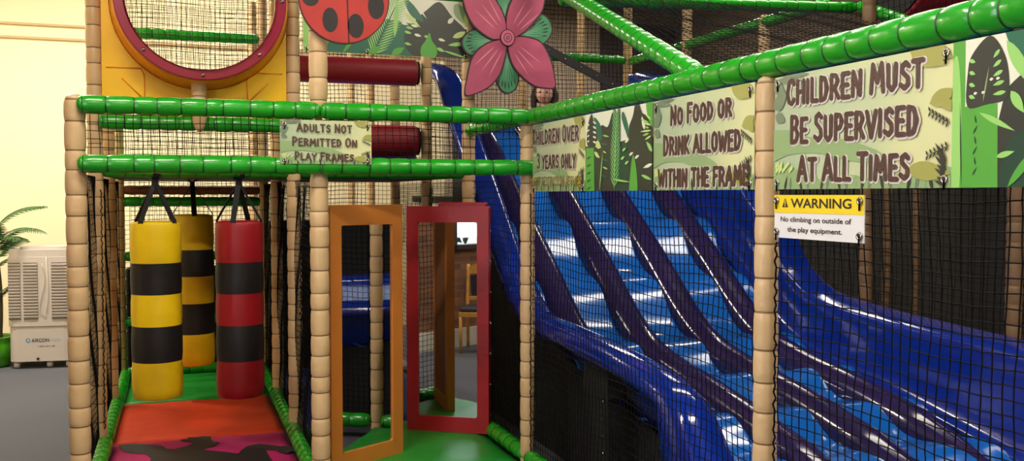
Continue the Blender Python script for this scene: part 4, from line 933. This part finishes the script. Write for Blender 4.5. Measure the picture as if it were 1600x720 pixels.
# ------------------------------------------------------------------ child behind the net
def child():
    x, y, z = 1.42, 3.40, 1.635
    root = thing('person', 'small child with dark hair looking out from behind the net below the pink flower', 'person', (x, y, z), -.5)
    skin = mat('skin', (222, 168, 146), .55); hair = mat('dark_hair', (52, 36, 32), .7); cloth = mat('plum_top', (88, 62, 74), .8); trs = mat('dark_trousers', (44, 44, 58), .8); wh = mat('white_trim', (236, 230, 226), .7)
    J = []; E = []; R = []
    def j(p, r, par=None):
        J.append(p); R.append(r); k = len(J)-1
        if par is not None: E.append((par, k))
        return k
    pel = j((0, 0, .44), .075); ch = j((0, .0, .60), .075, pel); sh = j((0, 0, .69), .05, ch); nk = j((0, 0, .735), .032, sh); j((0, -.005, .79), .035, nk)
    for s in (-1, 1):
        hp = j((s*.05, 0, .40), .055, pel); kn = j((s*.055, -.01, .22), .04, hp); an = j((s*.055, .01, .045), .028, kn); j((s*.06, -.07, .02), .022, an)
        so = j((s*.10, 0, .67), .036, sh); el = j((s*.13, -.03, .54), .026, so); wr = j((s*.11, -.14, .52), .018, el); pm_ = j((s*.105, -.175, .525), .018, wr)
        for k in range(4): f1 = j((s*(.088+.011*k), -.20, .53-.003*k), .006, pm_); j((s*(.088+.011*k), -.215-.003*(k in (1, 2)), .52), .005, f1)
        t1 = j((s*.082, -.175, .54), .0065, wr); j((s*.075, -.19, .548), .0055, t1)
    me = bpy.data.meshes.new('body'); me.from_pydata(J, E, []); o = bpy.data.objects.new('body', me); COL.objects.link(o); o.parent = root
    o.modifiers.new('skin', 'SKIN'); 
    for v, r in zip(me.skin_vertices[0].data, R): v.radius = (r, r)
    me.skin_vertices[0].data[0].use_root = True
    sb = o.modifiers.new('sub', 'SUBSURF'); sb.levels = sb.render_levels = 2; me.materials.append(skin)
    # head
    b = MB(); n, m = 28, 22; hc = np.array([0, 0, .865])
    def hp_(th, ph):
        d = np.array([math.sin(ph)*math.sin(th), -math.sin(ph)*math.cos(th), math.cos(ph)]); q = d*np.array([.074, .088, .098])
        if d[1] < 0:
            zz = q[2]; xx = q[0]
            q[1] += .008*math.exp(-((abs(xx)-.03)/.014)**2-((zz-.005)/.014)**2)       # eye sockets
            q[1] -= .016*math.exp(-(xx/.011)**2-((zz+.022)/.016)**2)                     # nose
            q[1] -= .005*math.exp(-(xx/.02)**2-((zz+.055)/.01)**2)
            q[1] -= .006*math.exp(-((abs(xx)-.04)/.02)**2-((zz+.03)/.02)**2)             # cheeks
        if q[2] < -.03: q[0] *= 1-.25*min(1, (-q[2]-.03)/.07)
        return hc+q
    V = [hp_(2*PI*i/n, PI*(k+.01)/(m+.02)) for k in range(m+1) for i in range(n)]
    b.add(V, [(k*n+i, k*n+(i+1) % n, (k+1)*n+(i+1) % n, (k+1)*n+i) for k in range(m) for i in range(n)], 0, True)
    hd = b.build('head', skin, root)
    for s in (-1, 1):
        e = MB(); c = hc+np.array([s*.03, -.076, .006]); e.lathe([(.001, -.008), (.007, -.005), (.0085, 0), (.007, .005), (.001, .008)], c, 12); e.build('eye', mat('eye_dark', (40, 30, 28), .2), hd)
        e = MB(); c = hc+np.array([s*.075, .005, -.005]); e.lathe([(.001, -.018), (.010, -.01), (.012, .004), (.008, .015), (.001, .019)], c, 12); e.build('ear', skin, hd)
    e = MB(); e.rings([hc+np.array([t*.018, -.088+.004*abs(t), -.050+.003*t*t]) for t in (-1, -.5, 0, .5, 1)], [.002, .004, .0045, .004, .002], 8); e.build('mouth', mat('lips', (176, 96, 92), .5), hd)
    b = MB(); V = []; 
    for k in range(15):
        for i in range(n):
            th = 2*PI*i/n; front = math.cos(th) > .35; ph = PI*(.02+(.30 if front else .72)*k/14)
            d = np.array([math.sin(ph)*math.sin(th), -math.sin(ph)*math.cos(th), math.cos(ph)]); V.append(hc+d*np.array([.085, .100, .108])*(1+.015*math.sin(i*5)))
    b.add(V, [(k*n+i, k*n+(i+1) % n, (k+1)*n+(i+1) % n, (k+1)*n+i) for k in range(14) for i in range(n)], 0, True); [b.rings([hc+np.array([q*.078, .01, .05]), hc+np.array([q*.092, 0, -.02]), hc+np.array([q*.090, -.02, -.10]), hc+np.array([q*.07, -.045, -.17])], [.02, .03, .026, .006], 10) for q in (-1, 1)]; b.build('hair', hair, root); root.scale = (1.14, 1.14, 1.14)
    b = MB(); b.rings([(0, 0, .40), (0, 0, .5), (0, 0, .62), (0, 0, .70), (0, 0, .735)], [.098, .095, .096, .075, .045], 20)
    for s in (-1, 1): b.rings([(s*.08, 0, .68), (s*.112, -.005, .62), (s*.135, -.03, .54), (s*.122, -.09, .53)], [.045, .042, .036, .03], 12)
    b.build('top', cloth, root)
    b = MB(); b.rings([(.03, -.035, .742), (.065, -.05, .715), (.10, -.06, .70)], [.012, .02, .012], 10); b.build('collar', wh, root)
    b = MB()
    for s in (-1, 1): b.rings([(s*.045, 0, .45), (s*.052, 0, .36), (s*.056, -.01, .22), (s*.056, .01, .06)], [.07, .064, .05, .042], 14)
    b.build('trousers', trs, root)
child()

# ------------------------------------------------------------------ lights
LAMP = emit('tube_diffuser', (255, 246, 226), 9)
def fixture(x, y, label, long_x=True, power=60, L=1.5, wd=.34):
    root = thing('ceiling_light', label, 'ceiling light', (x, y, 4.6), 0 if long_x else PI/2, 'ceiling lights')
    g = MB(); g.box((-L/2, -wd/2, -.09), (L/2, wd/2, 0)); g.build('housing', WHITEP, root, bevel=.01)
    g = MB(); g.box((-L/2+.03, -wd/2+.03, -.10), (L/2-.03, wd/2-.03, -.091)); g.build('diffuser', LAMP, root)
    ld = bpy.data.lights.new('lamp', 'AREA'); ld.shape = 'RECTANGLE'; ld.size = L-.1; ld.size_y = wd-.08; ld.energy = power; ld.color = (1, .92, .78)
    lo = bpy.data.objects.new('lamp', ld); COL.objects.link(lo); lo.parent = root; lo.location = (0, 0, -.12)
for i, (x, y, pw) in enumerate(((-2.4, -5.0, 100), (-2.4, -1.7, 100), (1.0, -5.0, 120), (.6, -2.6, 60), (-3.4, 3.6, 260), (2.3, .3, 50), (-1.2, 5.2, 60), (3.2, 6.4, 150), (3.6, 3.4, 40))):
    fixture(x, y, label=('ceiling light over the entrance floor', 'ceiling light in front of the punch bag bay', 'ceiling light in front of the signs', 'ceiling light over the lower end of the slide', 'ceiling light over the air cooler corner', 'ceiling light over the slide top', 'ceiling light by the cream back wall', 'ceiling light over the far back room', 'ceiling light over the high back deck')[i], power=pw, L=3.8 if i == 5 else 1.5, wd=.5 if i == 5 else .34)
# daylight through the window
dl = bpy.data.lights.new('window_daylight', 'AREA'); dl.shape = 'RECTANGLE'; dl.size = 1.8; dl.size_y = 2.0; dl.energy = 60; dl.color = (.86, .93, 1)
do = bpy.data.objects.new('window_daylight', dl); COL.objects.link(do); do.location = (-3.46, -2.94, 2.08); do.rotation_euler = (0, -PI/2, 0)
wl = bpy.data.worlds.new('world'); S.world = wl; wl.use_nodes = True
bg = wl.node_tree.nodes['Background']; bg.inputs[0].default_value = (.85, .93, 1, 1); bg.inputs[1].default_value = 2.2
S.view_settings.view_transform = 'Standard'; S.view_settings.look = 'None'; S.view_settings.exposure = -0.15; S.view_settings.gamma = 1; S.view_settings.use_curve_mapping = False
